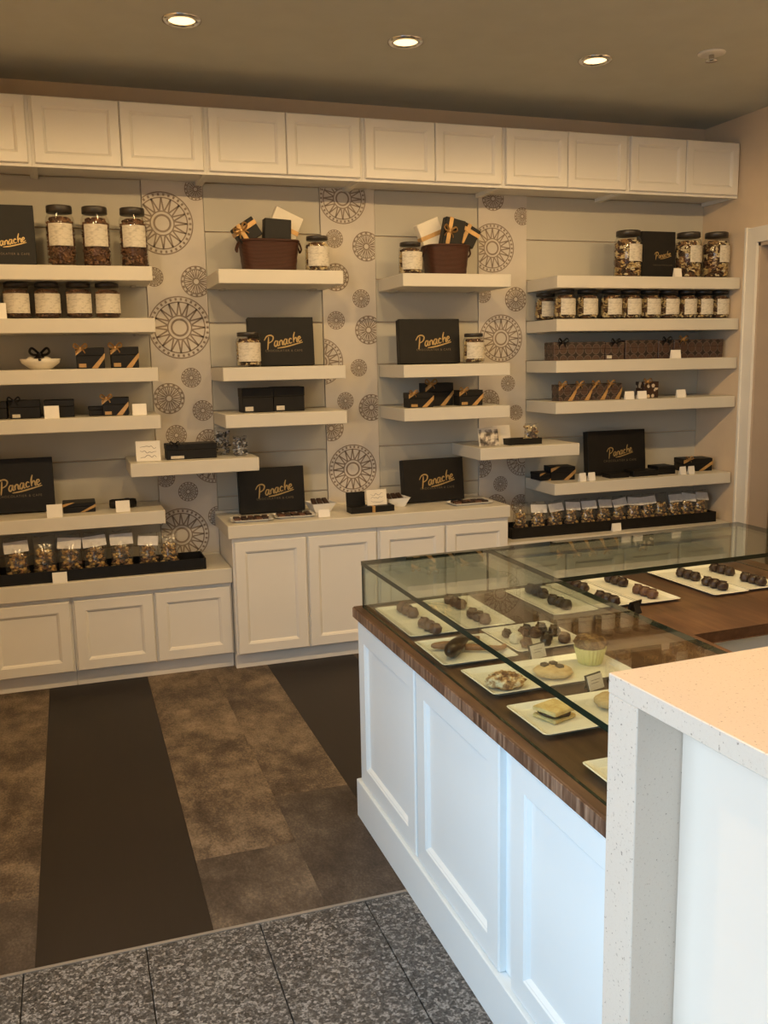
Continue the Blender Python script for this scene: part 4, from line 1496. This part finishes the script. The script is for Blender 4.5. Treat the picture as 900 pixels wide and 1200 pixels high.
nut_tray(2.315, 3.700, 4.605, 4.80, ZG + EPS, .062, 'long black tray of nut bags on the ledge by the doorway')
GB = 'clear nut bags in the tray by the doorway'
for i, x in enumerate((3.640, 3.545, 3.450, 3.355, 3.260, 3.165, 3.06, 2.955, 2.850, 2.740, 2.630, 2.520, 2.410)):
    nut_bag(x, 4.69, ZG + EPS + .009, 'clear bag of nuts, %s from the tray end by the doorway' % (ORD + ['thirteenth'])[i], GB, i + 1, .10 if i not in (3, 12) else 0, (6, 10, 0, 0, -4, 5, -8, 4, 0, 5, -4, 3, 0)[i], (6, -8, 4, 10, 0, -6, 3, 8, -4, 0, 5, -7, 2)[i], 1.08)
tent(2.985, 4.59, ZG + EPS, 'white price card before the nut tray by the doorway', .06, .045)

# ---------------------------------------------------------------- inside the display case
z = ZWD + EPS
GP = 'oblong plates with rows of truffles'
PL = [  # x0, x1, y0, y1, label, chocolate x, y starts, colour, words
    (.888, 1.055, 2.415, 2.755, 'oblong white plate at the walkway corner of the case', .968, (2.69, 2.50), 'choc_milk', 'on the corner plate'),
    (1.066, 1.236, 2.425, 2.782, 'oblong white plate second from the walkway corner', 1.146, (2.725, 2.54), 'choc_milk', 'on the second plate from the corner'),
    (1.378, 1.545, 2.460, 2.800, 'oblong white plate past the bare patch of deck', 1.455, (2.745, 2.59), 'choc_dark', 'on the plate past the bare patch of deck'),
    (1.548, 1.700, 2.478, 2.820, 'oblong white plate crossed by the edge of the glass top', 1.622, (2.765, 2.575), 'choc_dark', 'on the plate crossed by the glass edge'),
    (1.703, 1.862, 2.472, 2.835, 'oblong white plate beside the black card holder', 1.785, (2.775, 2.60), 'choc_dark', 'on the plate beside the black card holder'),
    (1.985, 2.135, 2.470, 2.845, 'oblong white plate beyond the wide bare stretch of deck', 2.066, (2.745, 2.60), 'choc_dark', 'on the plate beyond the wide bare stretch'),
    (2.138, 2.300, 2.485, 2.855, 'oblong white plate farthest along the case', 2.228, (2.765, 2.60), 'choc_dark', 'on the farthest plate along the case')]
for i, (x0, x1, y0, y1, lb, cx, ys, cm, wds) in enumerate(PL):
    plate(x0, x1, y0, y1, z, lb, GP, .008, skew=R(1.5) if i > 1 else 0)
    for gi, ya in enumerate(ys):
        for k in range(3):
            cmat = 'choc_milk' if (i == 4 and gi == 1) else cm
            truffle(cx + .004 * k - .004, ya - .036 * k, z + .0058, ('milk' if cmat == 'choc_milk' else 'dark') + ' truffle ' + wds + (', row nearer the back glass' if gi == 0 else ', row nearer the staff'), 'truffles ' + wds, cmat, .0192, i * 3 + k + gi)

GQ = 'wide plates of sweets'
plate(.878, 1.100, 2.140, 2.362, z, 'square white plate with a dipped confection on sticks', GQ, .010)
t = thing('dipped_confection', 'dark dipped chocolate pod with light brown sticks', 'chocolate', (.985, 2.245, z + .0058))
link('pod', finish(tube(smooth_path([(-.075, -.062, .020), (-.055, -.04, .024), (-.02, 0, .024), (.015, .04, .022), (.03, .062, .02)], 5), [.006, .010, .015, .018, .0195, .0205, .021, .021, .0205, .020, .019, .018, .017, .016, .015, .014, .0135, .0135, .013, .012, .006], 12), 'pod', True), 'choc_dark', t)
link('stick', finish(tube(smooth_path([(-.082, .045, .012), (-.05, .03, .014), (0, .015, .014)], 5), [.004, .007, .009, .010, .011, .012, .012, .012, .012, .011, .010], 8), 'stick', True), 'stick', t)
link('stick', finish(tube(smooth_path([(0, 0, .012), (.04, -.02, .012), (.085, -.045, .012), (.105, -.035, .014)], 5), [.009] * 6 + [.008] * 5 + [.007] * 5, 8), 'stick', True), 'stick', t)
link('stick', finish(tube(smooth_path([(.02, .055, .014), (.045, .062, .014), (.07, .055, .013)], 4), .007, 8), 'stick', True), 'stick', t)
plate(1.106, 1.332, 2.170, 2.405, z, 'square white plate of assorted chocolates and one white piece', GQ, .010, skew=R(2))
AS = [(1.150, 2.318, 'choc_dark', .017), (1.150, 2.262, 'choc_white', .022), (1.158, 2.212, 'choc_milk', .020), (1.196, 2.304, 'choc_milk', .020), (1.226, 2.288, 'choc_milk', .021), (1.262, 2.322, 'choc_dark', .021), (1.240, 2.245, 'choc_dark', .019), (1.285, 2.285, 'choc_dark', .021), (1.218, 2.212, 'choc_dark', .018), (1.278, 2.212, 'choc_milk', .021), (1.222, 2.335, 'choc_dark', .018)]
for i, (x, y, cm, r_) in enumerate(AS):
    if cm == 'choc_white':
        truffle(x, y, z + .0058, 'lumpy white chocolate among the dark assorted ones', None, cm, r_ * .86, i)
    else:
        truffle(x, y, z + .0058, ('small lumpy milk' if cm == 'choc_milk' else 'small lumpy dark') + ' chocolate on the square plate of assorted pieces', 'assorted chocolates', cm, r_ * .86, i)

plate(.902, 1.312, 1.898, 2.092, z, 'long white plate of two cookies and a muffin', GQ, .012, skew=R(1.5))


def lump(name, label, cat, x, y, zz, rx, ry, rz_, mat, seed, amp=.12):
    t = thing(name, label, cat, (x, y, zz))
    link('body', finish(blob(rx, ry, rz_, amp, 2.6, seed, 3), 'body', True), mat, t)
    return t


def cookiemat(name, stops, sc):
    mt, nt, nd, lk, bs = nm(name)
    v = coords(nt)
    n = noisetex(nt, v, sc, 4, .6)
    r = ramp(nt, n.outputs['Fac'], stops)
    lk.new(r.outputs['Color'], bs.inputs['Base Color'])
    bs.inputs['Roughness'].default_value = .7
    bump(nt, bs, n.outputs['Fac'], .6, .004)


cookiemat('cookie_pale', [(.35, (.55, .38, .18)), (.65, (.72, .56, .32))], 60)
cookiemat('cookie_toffee', [(.38, (.20, .10, .05)), (.5, (.45, .27, .13)), (.58, (.78, .66, .46))], 48)
cookiemat('muffin_top', [(.38, (.09, .04, .018)), (.5, (.20, .10, .045)), (.64, (.42, .27, .13))], 60)
cookiemat('bar_crumb', [(.35, (.55, .40, .16)), (.65, (.74, .60, .32))], 60)
t = lump('toffee_cookie', 'crumbly toffee cookie on the long plate, walkway end', 'cookie', .968, 1.962, z + .0058, .048, .046, .016, 'cookie_toffee', 1, .3)
rnd = random.Random(4)
link('crumbs', nut_cloud([(.036 * math.cos(a) * q, .034 * math.sin(a) * q, .024 + .006 * (1 - q)) for a, q in [(rnd.uniform(0, 6.28), rnd.random() ** .5) for _ in range(60)]], .0055, 4), 'cookie_toffee', t, kind='stuff')
t = lump('chunk_cookie', 'pale round cookie with square chocolate chunks', 'cookie', 1.115, 1.985, z + .0058, .050, .048, .014, 'cookie_pale', 2, .12)
for dx, dy in ((-.016, .016), (.010, .018), (.012, -.010)):
    link('chocolate_chunk', rbox(.018, .018, .009, .002, 'choc_dark'), None, t, (dx, dy, .0195), (0, 0, .2))
t = thing('muffin', 'brown-topped muffin in a yellow paper cup', 'muffin', (1.252, 2.035, z + .0058))
bm = bmesh.new()
n = 48
ra = [[bm.verts.new((rr * (1 + (.03 if k % 2 else -.03)) * math.cos(2 * PI * k / n), rr * (1 + (.03 if k % 2 else -.03)) * math.sin(2 * PI * k / n), zz)) for k in range(n)] for rr, zz in ((.030, 0), (.042, .045), (.040, .045), (.029, .003))]
for a, b in zip(ra, ra[1:]):
    for k in range(n):
        bm.faces.new((a[k], a[(k + 1) % n], b[(k + 1) % n], b[k]))
bm.faces.new(ra[0][::-1])
link('paper_cup', finish(bm, 'paper_cup'), 'yellow_paper', t)
link('crown', finish(blob(.044, .044, .021, .16, 3, 5, 3), 'crown', True), 'muffin_top', t, (0, 0, .040))

plate(.900, 1.300, 1.640, 1.825, z, 'long white plate of a cut bar and a pale cookie', GQ, .012, skew=R(1.0))
t = thing('layer_bar', 'square pale bar with dark chocolate filling', 'cake bar', (.980, 1.738, z + .0058), R(20))
boxat('lower_layer', -.036, .036, -.034, .034, 0, .009, 'bar_crumb', t, bev=.003)
link('filling', finish(blob(.037, .035, .010, .25, 4, 3, 3), 'filling', True), 'choc_dark', t, (0, 0, .007))
boxat('upper_layer', -.036, .036, -.034, .034, .0165, .027, 'bar_crumb', t, bev=.004, seg=2)
lump('pale_cookie', 'plain pale round cookie on the plate with the cut bar', 'cookie', 1.150, 1.748, z + .0058, .054, .052, .015, 'cookie_pale', 6, .1)
plate(.904, 1.30, 1.310, 1.497, z, 'long white plate partly behind the quartz counter', GQ, .012)
lump('brownie_ball', 'dark round brownie on the plate beside the quartz counter', 'cake', .99, 1.405, z + .0058, .04, .04, .028, 'choc_dark', 8, .15)


def card_stand(x, y, label, rz, dark=False):
    t = thing('card_stand', label, 'card', (x, y, z), R(rz), 'small card stands in the case')
    link('card', rbox(.052, .002, .036, .0004, 'black_card' if dark else 'white_card'), None, t, (0, 0, .004), (R(-18), 0, 0))
    link('holder', rbox(.056, .004, .040, .0005, 'black_card'), None, t, (0, .0045, .002), (R(-18), 0, 0))
    link('prop', rbox(.03, .003, .035, .0005, 'black_card'), None, t, (0, .028, .0), (R(22), 0, 0))
    if not dark:
        bm = bmesh.new()
        for k in range(2):
            ribbon_strip(bm, [(-.016, .024 - .007 * k), (.016 - .006 * k, .024 - .007 * k)], .0016, 0)
        link('print_line', finish(bm, 'line'), 'grey_ink', t, (0, -.0012, .004), (R(-18), 0, 0))


card_stand(1.150, 2.122, 'white card in a black stand before the assorted chocolates', 16)
card_stand(1.165, 1.858, 'white card in a black stand between the muffin plate and the cut bar', 18)
card_stand(1.640, 2.425, 'black card holder standing before the truffle plates', 200, True)
